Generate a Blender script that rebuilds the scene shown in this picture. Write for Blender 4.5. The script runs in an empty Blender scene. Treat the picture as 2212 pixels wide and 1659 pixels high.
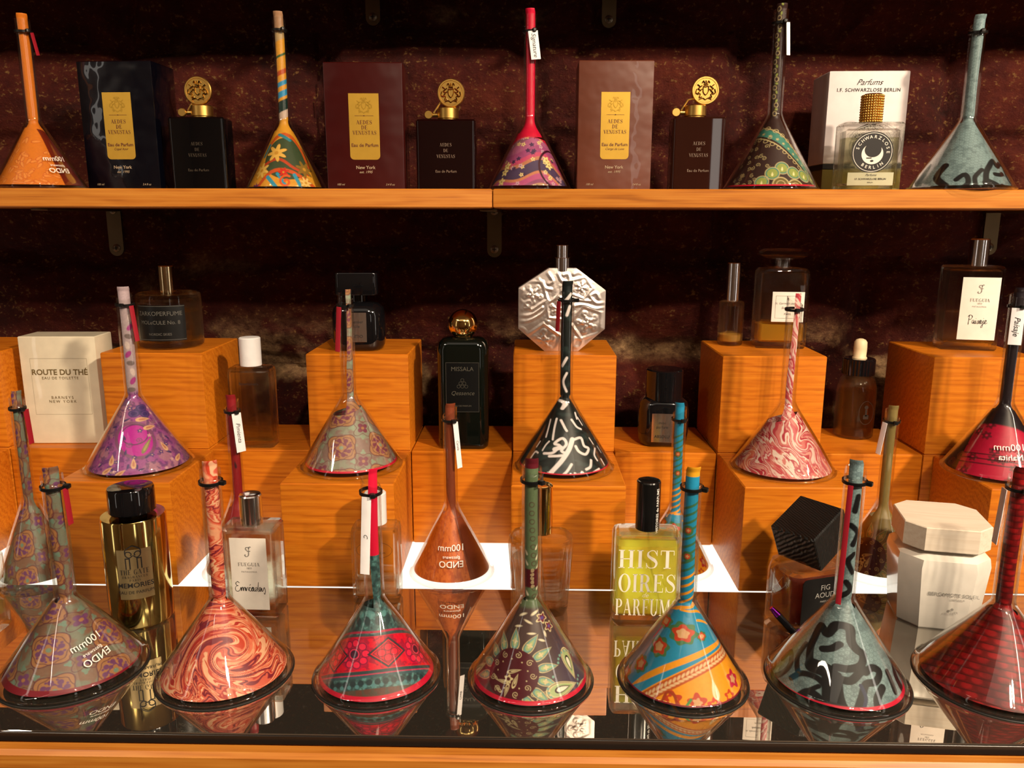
import bpy, math, random
import numpy as np
from mathutils import Vector, Matrix
PI = math.pi
random.seed(7)
SC = bpy.context.scene
COL = SC.collection

# ------------------------------------------------------------------ camera
ZT = 0.90                       # height of the mirror plate on the counter
ZC = ZT + 0.36325               # eye height
F_PX, PITCH, YAW, ROLL = 1729.03, 0.205651, -0.0186994, 0.00213254
_R0 = Vector((math.cos(YAW), -math.sin(YAW), 0))
FW = Vector((math.sin(YAW)*math.cos(PITCH), math.cos(YAW)*math.cos(PITCH), -math.sin(PITCH)))
_U0 = Vector((math.sin(YAW)*math.sin(PITCH), math.cos(YAW)*math.sin(PITCH), math.cos(PITCH)))
RT = _R0*math.cos(ROLL) + _U0*math.sin(ROLL)
UP = -_R0*math.sin(ROLL) + _U0*math.cos(ROLL)
CAMP = Vector((0, 0, ZC))
cd = bpy.data.cameras.new('camera'); cam = bpy.data.objects.new('camera', cd); COL.objects.link(cam)
cam.matrix_world = Matrix(((RT.x, UP.x, -FW.x, 0), (RT.y, UP.y, -FW.y, 0), (RT.z, UP.z, -FW.z, ZC), (0, 0, 0, 1)))
cd.sensor_width = 36; cd.lens = F_PX/2212*36; cd.clip_start = 0.02
SC.camera = cam

# ------------------------------------------------------------------ view, world, lamps
SC.view_settings.view_transform = 'Standard'; SC.view_settings.look = 'None'
SC.view_settings.gamma = 1; SC.view_settings.use_curve_mapping = False
SC.view_settings.exposure = 0.08
cy = SC.cycles
cy.use_denoising = True
cy.max_bounces = 14; cy.transmission_bounces = 12; cy.glossy_bounces = 6; cy.diffuse_bounces = 3
cy.transparent_max_bounces = 40; cy.caustics_reflective = False; cy.caustics_refractive = True
cy.sample_clamp_indirect = 4
w = bpy.data.worlds.new('world'); SC.world = w; w.use_nodes = True
bg = w.node_tree.nodes['Background']; bg.inputs[0].default_value = (1.0, 0.62, 0.42, 1); bg.inputs[1].default_value = 0.05

def aim(o, loc, tgt):
    o.location = loc; o.rotation_euler = (Vector(tgt)-Vector(loc)).to_track_quat('-Z', 'Y').to_euler()
def spot(name, loc, tgt, power, angle, blend=0.6, size=0.03, color=(1, .80, .58)):
    l = bpy.data.lights.new(name, 'SPOT'); l.energy = power; l.spot_size = math.radians(angle); l.spot_blend = blend
    l.shadow_soft_size = size; l.color = color
    o = bpy.data.objects.new(name, l); COL.objects.link(o); aim(o, loc, tgt); return o
def area(name, loc, tgt, power, sx, sy, color=(1, .85, .68)):
    l = bpy.data.lights.new(name, 'AREA'); l.energy = power; l.shape = 'RECTANGLE'; l.size = sx; l.size_y = sy; l.color = color
    o = bpy.data.objects.new(name, l); COL.objects.link(o); aim(o, loc, tgt); return o
spot('spotlight_right', (1.35, -0.55, 2.30), (0.25, 0.85, 1.0), 215, 62, 0.7, 0.06)
spot('spotlight_centre', (0.42, -0.85, 2.30), (-0.05, 0.80, 0.98), 66, 62, 0.8, 0.035)
area('strip_lamp_left', (-1.40, -0.55, 2.42), (-0.30, 0.70, 1.0), 1.9, 1.5, .016)
area('strip_lamp_right', (1.50, -0.55, 2.42), (0.30, 0.70, 1.0), 3.2, 1.5, .020)
area('reflection_panel_top', (0.0, -1.1, 2.58), (0.0, -1.1, 0), 3.0, 1.8, .9)  # added panel, stands in for a bright ceiling mirrored in the glass
area('reflection_strip_left', (-1.78, -.55, 1.45), (0, -.55, 1.45), 1.3, .13, 1.5, (1, .92, .82))  # unseen strip light added so chrome and glass edges catch bright reflections
area('reflection_strip_right', (1.78, -.45, 1.45), (0, -.45, 1.45), 2.6, .16, 1.5, (1, .92, .82))  # unseen counterpart on the right, added for reflections
area('reflection_strip_rear', (1.25, -2.28, 1.6), (1.0, 0, 1.6), 1.6, .22, 1.0, (1, .92, .82))  # another unseen strip added behind the camera for reflections
spot('spotlight_left', (-1.25, -0.35, 2.25), (-0.55, 0.80, 1.05), 30, 40, 0.7, 0.03)
spot('spotlight_far_right', (0.55, -0.9, 2.35), (0.55, 0.75, 0.92), 38, 50, 0.8, 0.03)

# ------------------------------------------------------------------ pixel <-> place
def ray(px, py):
    return FW + RT*((px-1106)/F_PX) + UP*((829.5-py)/F_PX)
def at_z(px, py, z):
    d = ray(px, py); return CAMP + d*((z-ZC)/d.z)
def at_y(px, py, y):
    d = ray(px, py); return CAMP + d*(y/d.y)
def zdep(P): return (Vector(P)-CAMP).dot(FW)
def proj(P):
    q = Vector(P)-CAMP; d = q.dot(FW)
    return 1106+F_PX*q.dot(RT)/d, 829.5-F_PX*q.dot(UP)/d
class Site:
    """a standing place on a surface at height z: the foot's front edge is seen at (cx, yb)"""
    def __init__(s, cx, yb, z, half=0.0, wpx=None, Y=None):
        s.z = z
        if Y is not None:
            P = at_y(cx, yb, Y); s.P = Vector((P.x, Y, z))
        else:
            for _ in range(6):
                P = at_z(cx, yb, z)
                s.P = Vector((P.x + 0.0, P.y+half, z))
                if wpx is None: break
                half = wpx*zdep(s.P)/F_PX/2
            d = ray(cx, yb); s.P.x = P.x + half*d.x/d.y*0.6
    def w(s, px): return px*zdep(s.P)/F_PX
    def h(s, py, dy=0.0):
        cx = proj(s.P)[0]; return at_y(cx, py, s.P.y+dy).z - s.z

# ------------------------------------------------------------------ objects
def root(name, label, cat, loc, rz=0, group=None):
    o = bpy.data.objects.new(name, None); COL.objects.link(o); o.empty_display_size = 0.02
    o.location = loc; o.rotation_euler = (0, 0, rz)
    o['label'] = label; o['category'] = cat
    if group: o['group'] = group
    return o
def mesh(name, V, Fc, sharp=0.6, smooth=True):
    m = bpy.data.meshes.new(name)
    if isinstance(Fc, np.ndarray):
        V = np.asarray(V, dtype=np.float32); n = len(Fc)
        m.vertices.add(len(V)); m.vertices.foreach_set('co', V.ravel())
        m.loops.add(n*4); m.loops.foreach_set('vertex_index', Fc.ravel().astype(np.int32))
        m.polygons.add(n); m.polygons.foreach_set('loop_start', (np.arange(n)*4).astype(np.int32))
        m.update(calc_edges=True)
    else:
        m.from_pydata([tuple(v) for v in V], [], Fc); m.update()
    if smooth:
        m.polygons.foreach_set('use_smooth', np.ones(len(m.polygons), dtype=bool))
        if sharp: m.set_sharp_from_angle(angle=sharp)
    return m
def part(name, m, mat, parent=None, label=None):
    o = bpy.data.objects.new(name, m); COL.objects.link(o)
    if mat is not None:
        m.materials.clear(); m.materials.append(mat)
    if parent is not None: o.parent = parent
    if label: o['label'] = label
    return o
def tag(o, label, cat, group=None):
    o['label'] = label; o['category'] = cat
    if group: o['group'] = group
    return o
class G:
    """collects verts and faces"""
    def __init__(s): s.V = []; s.F = []
    def add(s, V, Fc):
        b = len(s.V); s.V += [Vector(v) for v in V]; s.F += [tuple(i+b for i in f) for f in Fc]; return s
    def xf(s, M):
        s.V = [M @ v for v in s.V]; return s
    def mesh(s, name='m', sharp=0.6, smooth=True): return mesh(name, s.V, s.F, sharp, smooth)
def rrect(hw, hd, r, n=6):
    r = max(1e-6, min(r, hw*.9999, hd*.9999)); P = []
    for (sx, sy, a0) in ((1, 1, 0), (-1, 1, 90), (-1, -1, 180), (1, -1, 270)):
        for k in range(n+1):
            a = math.radians(a0+90*k/n)
            P.append((sx*(hw-r)+r*math.cos(a), sy*(hd-r)+r*math.sin(a)))
    return P
def loft(secs, n=6, cap0=True, cap1=True, off=(0, 0), g=None):
    """secs: (z, half_width, half_depth, corner_radius)"""
    g = g or G(); V = []; Fc = []; N = 4*(n+1)
    for (z, hw, hd, r) in secs:
        V += [(x+off[0], y+off[1], z) for x, y in rrect(hw, hd, r, n)]
    for i in range(len(secs)-1):
        for k in range(N):
            a = i*N+k; b = i*N+(k+1) % N; Fc.append((a, b, b+N, a+N))
    if cap0: Fc.append(tuple(range(N-1, -1, -1)))
    if cap1: Fc.append(tuple((len(secs)-1)*N+k for k in range(N)))
    return g.add(V, Fc)
def lathe(prof, n=48, off=(0, 0), g=None, closed=False):
    """prof: (radius, z) from bottom to top; ends on the axis are closed"""
    g = g or G(); V = []; Fc = []
    for (r, z) in prof:
        for k in range(n):
            a = 2*PI*k/n; V.append((off[0]+r*math.cos(a), off[1]+r*math.sin(a), z))
    m = len(prof)
    for i in range(m if closed else m-1):
        j = (i+1) % m
        for k in range(n):
            k2 = (k+1) % n; Fc.append((i*n+k, i*n+k2, j*n+k2, j*n+k))
    if not closed:
        Fc.append(tuple(range(n-1, -1, -1))); Fc.append(tuple((m-1)*n+k for k in range(n)))
    return g.add(V, Fc)
def box(cx, cy_, cz, sx, sy, sz, b=0.0, g=None, n=2):
    b = max(b, 1e-5)
    return loft([(cz-sz/2, sx/2-b, sy/2-b, b*.5), (cz-sz/2+b, sx/2, sy/2, b), (cz+sz/2-b, sx/2, sy/2, b), (cz+sz/2, sx/2-b, sy/2-b, b*.5)], n, off=(cx, cy_), g=g)
def tube(pts, r, n=8, g=None, closed=False, taper=None):
    g = g or G(); P = [Vector(p) for p in pts]; m = len(P); V = []; Fc = []
    up = None
    for i, p in enumerate(P):
        t = (P[(i+1) % m]-P[i-1]) if closed else (P[min(i+1, m-1)]-P[max(i-1, 0)])
        t.normalize()
        if up is None: up = t.orthogonal()
        up = (up - t*up.dot(t)).normalized(); s = t.cross(up)
        rr = r*(taper(i/(m-1)) if taper else 1)
        for k in range(n):
            a = 2*PI*k/n; V.append(p+up*rr*math.cos(a)+s*rr*math.sin(a))
    for i in range(m if closed else m-1):
        j = (i+1) % m
        for k in range(n):
            k2 = (k+1) % n; Fc.append((i*n+k, i*n+k2, j*n+k2, j*n+k))
    if not closed: Fc += [tuple(range(n-1, -1, -1)), tuple((m-1)*n+k for k in range(n))]
    return g.add(V, Fc)

# ------------------------------------------------------------------ lettering
_tc = {}
def text_geo(s, size=1.0, shear=0.0, bold=0.0, space=1.0):
    k = (s, shear, bold, space)
    if k not in _tc:
        c = bpy.data.curves.new('t', 'FONT'); c.body = s; c.size = 1.0; c.shear = shear; c.offset = bold
        c.align_x = 'CENTER'; c.align_y = 'CENTER'; c.resolution_u = 3; c.space_character = space; c.fill_mode = 'FRONT' if hasattr(c, 'fill_mode') else c.fill_mode
        o = bpy.data.objects.new('t', c); COL.objects.link(o)
        dg = bpy.context.evaluated_depsgraph_get(); m = bpy.data.meshes.new_from_object(o.evaluated_get(dg))
        V = [tuple(v.co) for v in m.vertices]; Fc = [tuple(p.vertices) for p in m.polygons]
        bpy.data.objects.remove(o); bpy.data.curves.remove(c); bpy.data.meshes.remove(m)
        _tc[k] = (V, Fc)
    V, Fc = _tc[k]
    return [(x*size, y*size) for x, y, _ in V], Fc
def _stroke(P, wd):
    n = len(P); V = []; Fc = []
    for i, (x, y) in enumerate(P):
        x0, y0 = P[max(0, i-1)]; x1, y1 = P[min(n-1, i+1)]
        dx, dy = x1-x0, y1-y0; L = math.hypot(dx, dy) or 1; ww = wd(i/(n-1)) if callable(wd) else wd
        V += [(x-dy/L*ww/2, y+dx/L*ww/2), (x+dy/L*ww/2, y-dx/L*ww/2)]
    for i in range(n-1): Fc.append((2*i, 2*i+1, 2*i+3, 2*i+2))
    return V, Fc
def smooth_pts(P, k=6):
    out = []; n = len(P)
    for i in range(n-1):
        p0, p1, p2, p3 = P[max(i-1, 0)], P[i], P[i+1], P[min(i+2, n-1)]
        for j in range(k):
            t = j/k
            out.append(tuple(0.5*((2*p1[a])+(-p0[a]+p2[a])*t+(2*p0[a]-5*p1[a]+4*p2[a]-p3[a])*t*t+(-p0[a]+3*p1[a]-3*p2[a]+p3[a])*t**3) for a in range(len(P[0]))))
    out.append(P[-1]); return out
def serif_glyph(ch):
    T, H = .17, .045
    L = []
    def q(*p): L.append(([*p], [tuple(range(len(p)))]))
    def vb(x, t=T, y0=0, y1=1): q((x, y0), (x+t, y0), (x+t, y1), (x, y1))
    def hb(x0, x1, y, h=H): q((x0, y), (x1, y), (x1, y+h), (x0, y+h))
    def sf(x, t, top=True, bot=True, e=.075):
        if bot: hb(x-e, x+t+e, 0)
        if top: hb(x-e, x+t+e, 1-H)
    def ring(cx, cy_, rx, ry, t, h, a0, a1, n=22):
        V = []
        for i in range(n+1):
            a = math.radians(a0+(a1-a0)*i/n)
            V += [(cx+rx*math.cos(a), cy_+ry*math.sin(a)), (cx+(rx-t)*math.cos(a), cy_+(ry-h)*math.sin(a))]
        L.append((V, [(2*i, 2*i+1, 2*i+3, 2*i+2) for i in range(n)]))
    def dg(x0, x1, t, y0=0, y1=1): q((x0, y0), (x0+t, y0), (x1+t, y1), (x1, y1))
    W = .8
    if ch == 'A': dg(0.06, .38, .045); dg(.60, .30, .17); hb(.17, .62, .32); hb(0, .2, 0); hb(.53, .85, 0); W = .86
    elif ch == 'V': dg(.34, .06, .17); dg(.42, .68, .045); hb(0, .3, 1-H); hb(.58, .82, 1-H); W = .82
    elif ch == 'E': vb(.1); sf(.1, T); hb(.1, .66, 0); hb(.1, .64, 1-H); hb(.2, .5, .5); vb(.64, .035, 0, .25); vb(.62, .035, .78, 1); vb(.49, .03, .4, .63); W = .74
    elif ch == 'F': vb(.1); sf(.1, T); hb(.1, .64, 1-H); hb(.2, .5, .48); vb(.62, .035, .75, 1); vb(.49, .03, .38, .6); W = .7
    elif ch == 'L': vb(.1); sf(.1, T); hb(.1, .64, 0); vb(.62, .035, 0, .28); W = .7
    elif ch == 'D': vb(.1); sf(.1, T); ring(.3, .5, .5, .5, T, H, -90, 90); hb(.1, .31, 0); hb(.1, .31, 1-H); W = .88
    elif ch == 'N': vb(.12, .045); vb(.72, .045); dg(.60, .10, .17); hb(0, .26, 1-H); hb(.02, .26, 0); hb(.62, .86, 1-H); W = .9
    elif ch == 'U': vb(.1, T, .25, 1); vb(.68, .045, .25, 1); ring(.4125, .27, .3125, .29, .16, .06, 180, 360); hb(.02, .36, 1-H); hb(.58, .82, 1-H); W = .86
    elif ch == 'T': vb(.3); hb(.2, .57, 0); hb(.03, .74, 1-H); vb(.03, .035, .74, 1); vb(.705, .035, .74, 1); W = .8
    elif ch == 'H': vb(.1); vb(.6); sf(.1, T); sf(.6, T); hb(.1, .7, .49); W = .9
    elif ch == 'I': vb(.1); sf(.1, T); W = .38
    elif ch == 'O': ring(.43, .5, .4, .52, .17, H, 0, 360, 40); W = .87
    elif ch == 'G': ring(.43, .5, .4, .52, .17, H, 50, 330, 34); vb(.62, .15, .05, .45); hb(.52, .86, .42); W = .9
    elif ch == 'C': ring(.43, .5, .4, .52, .17, H, 45, 318, 34); vb(.68, .035, .7, 1); W = .82
    elif ch == 'P': vb(.1); sf(.1, T); ring(.36, .74, .33, .26, .17, H, -90, 90); hb(.1, .37, 1-H); hb(.1, .37, .48); W = .74
    elif ch == 'B': vb(.1); sf(.1, T); ring(.36, .76, .3, .24, .16, H, -90, 90); ring(.36, .26, .36, .26, .17, H, -90, 90); hb(.1, .37, 1-H); hb(.1, .37, .49); hb(.1, .37, 0); W = .8
    elif ch == 'R': vb(.1); sf(.1, T); ring(.36, .74, .32, .26, .17, H, -90, 90); hb(.1, .37, 1-H); hb(.1, .37, .48); dg(.6, .36, .18, 0, .5); hb(.55, .88, 0); W = .86
    elif ch == 'M': vb(.12, .045); vb(.84, T); dg(.45, .1, .17, .05, 1); dg(.5, .86, .045, .05, 1); hb(.02, .26, 0); hb(.02, .28, 1-H); hb(.77, 1.08, 0); hb(.82, 1.08, 1-H); W = 1.12
    elif ch == 'S':
        P = smooth_pts([(.6, .78), (.5, .95), (.34, .98), (.17, .87), (.16, .7), (.34, .55), (.5, .44), (.6, .28), (.52, .08), (.34, .02), (.17, .07), (.08, .24)], 5)
        L.append(_stroke(P, lambda t: .045+.14*max(0, 1-abs(t-.5)/.26)**.7)); vb(.6, .035, .7, 1); vb(.06, .035, 0, .3); W = .72
    else: W = .4
    return L, W
def serif_geo(s, size=1.0, cond=1.0, space=.06):
    V = []; Fc = []; x = 0
    for ch in s:
        L, W = serif_glyph(ch)
        for v, f in L:
            b = len(V); V += [((x+a*cond), c) for a, c in v]; Fc += [tuple(i+b for i in ff) for ff in f]
        x += W*cond+space
    x -= space
    return [((a-x/2)*size, (c-.5)*size) for a, c in V], Fc
def hand_geo(strokes, size, wd=.06, shear=.0):
    V = []; Fc = []; xs = [p[0] for s in strokes for p in s]; mx = (min(xs)+max(xs))/2
    for s in strokes:
        v, f = _stroke(smooth_pts([(p[0]-mx, p[1]) for p in s], 5), lambda t: wd*(.7+.5*math.sin(t*9)**2))
        b = len(V); V += [((x+y*shear)*size, y*size) for x, y in v]; Fc += [tuple(i+b for i in q) for q in f]
    return V, Fc
def flat(geos, y, cx=0, cz=0, rz=0.0):
    """letters on a plane that faces -Y; geos = [((V,F), x, z)]"""
    g = G()
    for (V, Fc), x, z in geos:
        c, s = math.cos(rz), math.sin(rz)
        g.add([(cx+x+a*c-b*s, y, cz+z+a*s+b*c) for a, b in V], Fc)
    return g.mesh('lettering', smooth=False)
def rect_geo(w_, h_): return [(-w_/2, -h_/2), (w_/2, -h_/2), (w_/2, h_/2), (-w_/2, h_/2)], [(0, 1, 2, 3)]
def ring_geo(rx, ry, t, n=40, a0=0, a1=360):
    V = []
    for i in range(n+1):
        a = math.radians(a0+(a1-a0)*i/n); V += [(rx*math.cos(a), ry*math.sin(a)), ((rx-t)*math.cos(a), (ry-t)*math.sin(a))]
    return V, [(2*i, 2*i+1, 2*i+3, 2*i+2) for i in range(n)]
def disc_geo(rx, ry, n=36, a0=0, a1=360):
    return [(rx*math.cos(math.radians(a0+(a1-a0)*i/n)), ry*math.sin(math.radians(a0+(a1-a0)*i/n))) for i in range(n)], [tuple(range(n))]

# ------------------------------------------------------------------ materials
MC = {}
def nt(name):
    m = bpy.data.materials.new(name); m.use_nodes = True; t = m.node_tree; t.nodes.clear()
    out = t.nodes.new('ShaderNodeOutputMaterial'); return m, t, out
def N(t, ty, **kw):
    n = t.nodes.new(ty)
    for k, v in kw.items():
        if k.startswith('i_'): n.inputs[k[2:].replace('_', ' ')].default_value = v
        else: setattr(n, k, v)
    return n
def pm(name, color, rough=.4, metal=0., spec=.5, coat=0., trans=0., ior=1.45, bump=None, emit=0., noise=.04):
    """principled with a faint procedural mottling"""
    if name in MC: return MC[name]
    m, t, out = nt(name); p = N(t, 'ShaderNodeBsdfPrincipled'); t.links.new(p.outputs[0], out.inputs[0])
    p.inputs['Roughness'].default_value = rough; p.inputs['Metallic'].default_value = metal
    p.inputs['Specular IOR Level'].default_value = spec; p.inputs['Coat Weight'].default_value = coat
    p.inputs['Coat Roughness'].default_value = .03
    p.inputs['Transmission Weight'].default_value = trans; p.inputs['IOR'].default_value = ior
    p.inputs['Base Color'].default_value = (*color, 1)
    if emit: p.inputs['Emission Color'].default_value = (*color, 1); p.inputs['Emission Strength'].default_value = emit
    if trans == 0:
        tc = N(t, 'ShaderNodeTexCoord'); nz = N(t, 'ShaderNodeTexNoise'); nz.inputs['Scale'].default_value = 60
        nz.inputs['Detail'].default_value = 4
        t.links.new(tc.outputs['Object'], nz.inputs['Vector'])
        cr = N(t, 'ShaderNodeValToRGB'); e = cr.color_ramp.elements
        e[0].position = .3; e[1].position = .7
        e[0].color = (*[c*(1-noise*2) for c in color], 1); e[1].color = (*[min(1, c*(1+noise)) for c in color], 1)
        t.links.new(nz.outputs['Fac'], cr.inputs[0]); t.links.new(cr.outputs[0], p.inputs['Base Color'])
        if bump:
            n2 = N(t, 'ShaderNodeTexNoise'); n2.inputs['Scale'].default_value = bump[0]; n2.inputs['Detail'].default_value = 2
            t.links.new(tc.outputs['Object'], n2.inputs['Vector'])
            b = N(t, 'ShaderNodeBump'); b.inputs['Strength'].default_value = bump[1]; b.inputs['Distance'].default_value = bump[2]
            t.links.new(n2.outputs['Fac'], b.inputs['Height']); t.links.new(b.outputs[0], p.inputs['Normal'])
            if coat: t.links.new(b.outputs[0], p.inputs['Coat Normal'])
    MC[name] = m; return m
def thin_glass(name='thin clear glass', tint=(.975, .975, .965), k=.95, base=.04, rough=.015):
    if name in MC: return MC[name]
    m, t, out = nt(name)
    tr = N(t, 'ShaderNodeBsdfTransparent'); tr.inputs[0].default_value = (*tint, 1)
    gl = N(t, 'ShaderNodeBsdfGlossy'); gl.inputs['Roughness'].default_value = rough; gl.inputs['Color'].default_value = (1, 1, 1, 1)
    lw = N(t, 'ShaderNodeLayerWeight'); lw.inputs['Blend'].default_value = .5
    pw = N(t, 'ShaderNodeMath', operation='POWER'); pw.inputs[1].default_value = 3.4
    mu = N(t, 'ShaderNodeMath', operation='MULTIPLY_ADD'); mu.inputs[1].default_value = k; mu.inputs[2].default_value = base
    mx = N(t, 'ShaderNodeMixShader')
    t.links.new(lw.outputs['Facing'], pw.inputs[0]); t.links.new(pw.outputs[0], mu.inputs[0]); t.links.new(mu.outputs[0], mx.inputs[0])
    t.links.new(tr.outputs[0], mx.inputs[1]); t.links.new(gl.outputs[0], mx.inputs[2]); t.links.new(mx.outputs[0], out.inputs[0])
    MC[name] = m; return m
def solid_glass(name='solid clear glass', tint=(.985, .985, .96), mixin=.5, ior=1.45, glow_mix=0.):
    """thick glass: refracting, partly letting light straight through"""
    if name in MC: return MC[name]
    m, t, out = nt(name)
    g = N(t, 'ShaderNodeBsdfGlass'); g.inputs['Color'].default_value = (*tint, 1); g.inputs['IOR'].default_value = ior; g.inputs['Roughness'].default_value = .0
    tr = N(t, 'ShaderNodeBsdfTransparent'); tr.inputs[0].default_value = (*tint, 1)
    mx = N(t, 'ShaderNodeMixShader'); mx.inputs[0].default_value = mixin
    t.links.new(g.outputs[0], mx.inputs[1]); t.links.new(tr.outputs[0], mx.inputs[2]); t.links.new(mx.outputs[0], out.inputs[0])
    if glow_mix:      # diffuse colour added to tinted liquid, standing in for focused light
        df = N(t, 'ShaderNodeBsdfDiffuse'); df.inputs[0].default_value = (*[c**1.3 for c in tint], 1); m2 = N(t, 'ShaderNodeMixShader'); m2.inputs[0].default_value = glow_mix
        t.links.new(mx.outputs[0], m2.inputs[1]); t.links.new(df.outputs[0], m2.inputs[2]); t.links.new(m2.outputs[0], out.inputs[0])
    MC[name] = m; return m
def attr_mat(name='printed paper', rough=.45, spec=.35, coat=0.):
    if name in MC: return MC[name]
    m, t, out = nt(name); p = N(t, 'ShaderNodeBsdfPrincipled'); a = N(t, 'ShaderNodeAttribute', attribute_name='print')
    t.links.new(a.outputs['Color'], p.inputs['Base Color']); t.links.new(p.outputs[0], out.inputs[0])
    p.inputs['Roughness'].default_value = rough; p.inputs['Specular IOR Level'].default_value = spec; p.inputs['Coat Weight'].default_value = coat
    MC[name] = m; return m
def wood(name, c0, c1, c2, rings=44, rough=.42, axis='X', scale=1.0, coat=.05):
    if name in MC: return MC[name]
    m, t, out = nt(name); p = N(t, 'ShaderNodeBsdfPrincipled'); t.links.new(p.outputs[0], out.inputs[0])
    tc = N(t, 'ShaderNodeTexCoord'); oi = N(t, 'ShaderNodeObjectInfo')
    off = N(t, 'ShaderNodeVectorMath', operation='MULTIPLY_ADD'); off.inputs[1].default_value = (0.5, .31, .23)
    cb = N(t, 'ShaderNodeCombineXYZ')
    for k in range(3): t.links.new(oi.outputs['Random'], cb.inputs[k])
    t.links.new(cb.outputs[0], off.inputs[0]); t.links.new(tc.outputs['Object'], off.inputs[2])
    mp = N(t, 'ShaderNodeMapping'); mp.inputs['Scale'].default_value = (.22*scale, scale, scale)
    if axis == 'Y': mp.inputs['Scale'].default_value = (scale, .22*scale, scale)
    t.links.new(off.outputs[0], mp.inputs[0])
    wv = N(t, 'ShaderNodeTexWave', wave_type='RINGS', rings_direction='X' if axis == 'X' else 'Y')
    wv.inputs['Scale'].default_value = rings; wv.inputs['Distortion'].default_value = 11; wv.inputs['Detail'].default_value = 3
    wv.inputs['Detail Scale'].default_value = 1.2; wv.inputs['Detail Roughness'].default_value = .55
    t.links.new(mp.outputs[0], wv.inputs['Vector'])
    m2 = N(t, 'ShaderNodeMapping'); m2.inputs['Scale'].default_value = (11, 520, 520) if axis == 'X' else (520, 11, 520)
    t.links.new(off.outputs[0], m2.inputs[0])
    nz = N(t, 'ShaderNodeTexNoise'); nz.inputs['Scale'].default_value = 1; nz.inputs['Detail'].default_value = 5; t.links.new(m2.outputs[0], nz.inputs['Vector'])
    n3 = N(t, 'ShaderNodeTexNoise'); n3.inputs['Scale'].default_value = 9; n3.inputs['Detail'].default_value = 3; t.links.new(mp.outputs[0], n3.inputs['Vector'])
    mx = N(t, 'ShaderNodeMath', operation='MULTIPLY_ADD'); mx.inputs[1].default_value = .15; t.links.new(wv.outputs['Fac'], mx.inputs[0])
    ms = N(t, 'ShaderNodeMath', operation='MULTIPLY_ADD'); ms.inputs[1].default_value = .62; t.links.new(nz.outputs['Fac'], ms.inputs[0])
    m3 = N(t, 'ShaderNodeMath', operation='MULTIPLY'); m3.inputs[1].default_value = .28; t.links.new(n3.outputs['Fac'], m3.inputs[0])
    t.links.new(m3.outputs[0], ms.inputs[2]); t.links.new(ms.outputs[0], mx.inputs[2])
    cr = N(t, 'ShaderNodeValToRGB'); e = cr.color_ramp.elements
    e[0].position = .22; e[0].color = (*c0, 1); e[1].position = .75; e[1].color = (*c2, 1); q = e.new(.47); q.color = (*c1, 1)
    t.links.new(mx.outputs[0], cr.inputs[0]); t.links.new(cr.outputs[0], p.inputs['Base Color'])
    b = N(t, 'ShaderNodeBump'); b.inputs['Strength'].default_value = .25; b.inputs['Distance'].default_value = .0004
    t.links.new(nz.outputs['Fac'], b.inputs['Height']); t.links.new(b.outputs[0], p.inputs['Normal'])
    p.inputs['Roughness'].default_value = rough; p.inputs['Coat Weight'].default_value = coat; p.inputs['Coat Roughness'].default_value = .25; p.inputs['Specular IOR Level'].default_value = .35
    MC[name] = m; return m
WOOD = wood('orange lacquered pine', (.30, .060, .002), (.54, .145, .006), (.68, .22, .012))
PLANK = wood('oak shelf board', (.20, .05, .008), (.48, .16, .018), (.60, .24, .035), rings=14, scale=1.6)
THIN = thin_glass()
SOLID = solid_glass()
BLACKP = pm('black plastic', (.006, .006, .006), .3)
BLACKG = pm('black gloss', (.004, .004, .005), .06, coat=.6)
DULLBLACK = pm('dull black', (.008, .008, .007), .55)
CHROME = pm('chrome', (.92, .92, .95), .15, 1.0)
GOLDP = pm('polished gold', (.95, .66, .24), .08, 1.0)
GOLDM = pm('brushed gold', (.80, .50, .13), .32, 1.0)
WHITEP = pm('white plastic', (.80, .79, .80), .35)
LABELW = pm('cream label paper', (.82, .76, .68), .7)
TAGW = pm('white paper tag', (.88, .87, .90), .7)
INK = pm('black ink', (.012, .010, .010), .6)
INKG = pm('grey ink', (.22, .20, .18), .6)
WINK = pm('white print', (.85, .83, .78), .5)
GINK = pm('gold print', (.62, .42, .12), .4, .6)
STEEL = pm('brass plated steel', (.16, .12, .065), .38, .9)
PRINT = attr_mat()

# ------------------------------------------------------------------ numpy noise
_rng = np.random.RandomState(11); _LAT = _rng.rand(256, 256)
def vnoise(x, y):
    xi = np.floor(x).astype(int); yi = np.floor(y).astype(int); fx = x-xi; fy = y-yi
    fx = fx*fx*(3-2*fx); fy = fy*fy*(3-2*fy)
    a = _LAT[xi % 256, yi % 256]; b = _LAT[(xi+1) % 256, yi % 256]; c = _LAT[xi % 256, (yi+1) % 256]; d = _LAT[(xi+1) % 256, (yi+1) % 256]
    return (a*(1-fx)+b*fx)*(1-fy)+(c*(1-fx)+d*fx)*fy
def fbm(x, y, o=4, g=.5):
    s = 0; a = 1; n = 0
    for k in range(o):
        s = s+a*vnoise(x*2**k+17*k, y*2**k+31*k); n += a; a *= g
    return s/n
def sst(a, b, x):
    t = np.clip((x-a)/(b-a), 0, 1); return t*t*(3-2*t)
def grid_faces(nu, nv, wrap=False):
    """faces of a grid of nv rows with nu points each"""
    i = np.arange(nv-1)[:, None]; j = np.arange(nu if wrap else nu-1)[None, :]; j2 = (j+1) % nu
    return np.stack([i*nu+j, i*nu+j2, (i+1)*nu+j2, (i+1)*nu+j], -1).reshape(-1, 4)

def struct(name, m, mat):
    o = part(name, m, mat); o['kind'] = 'structure'; return o

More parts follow.
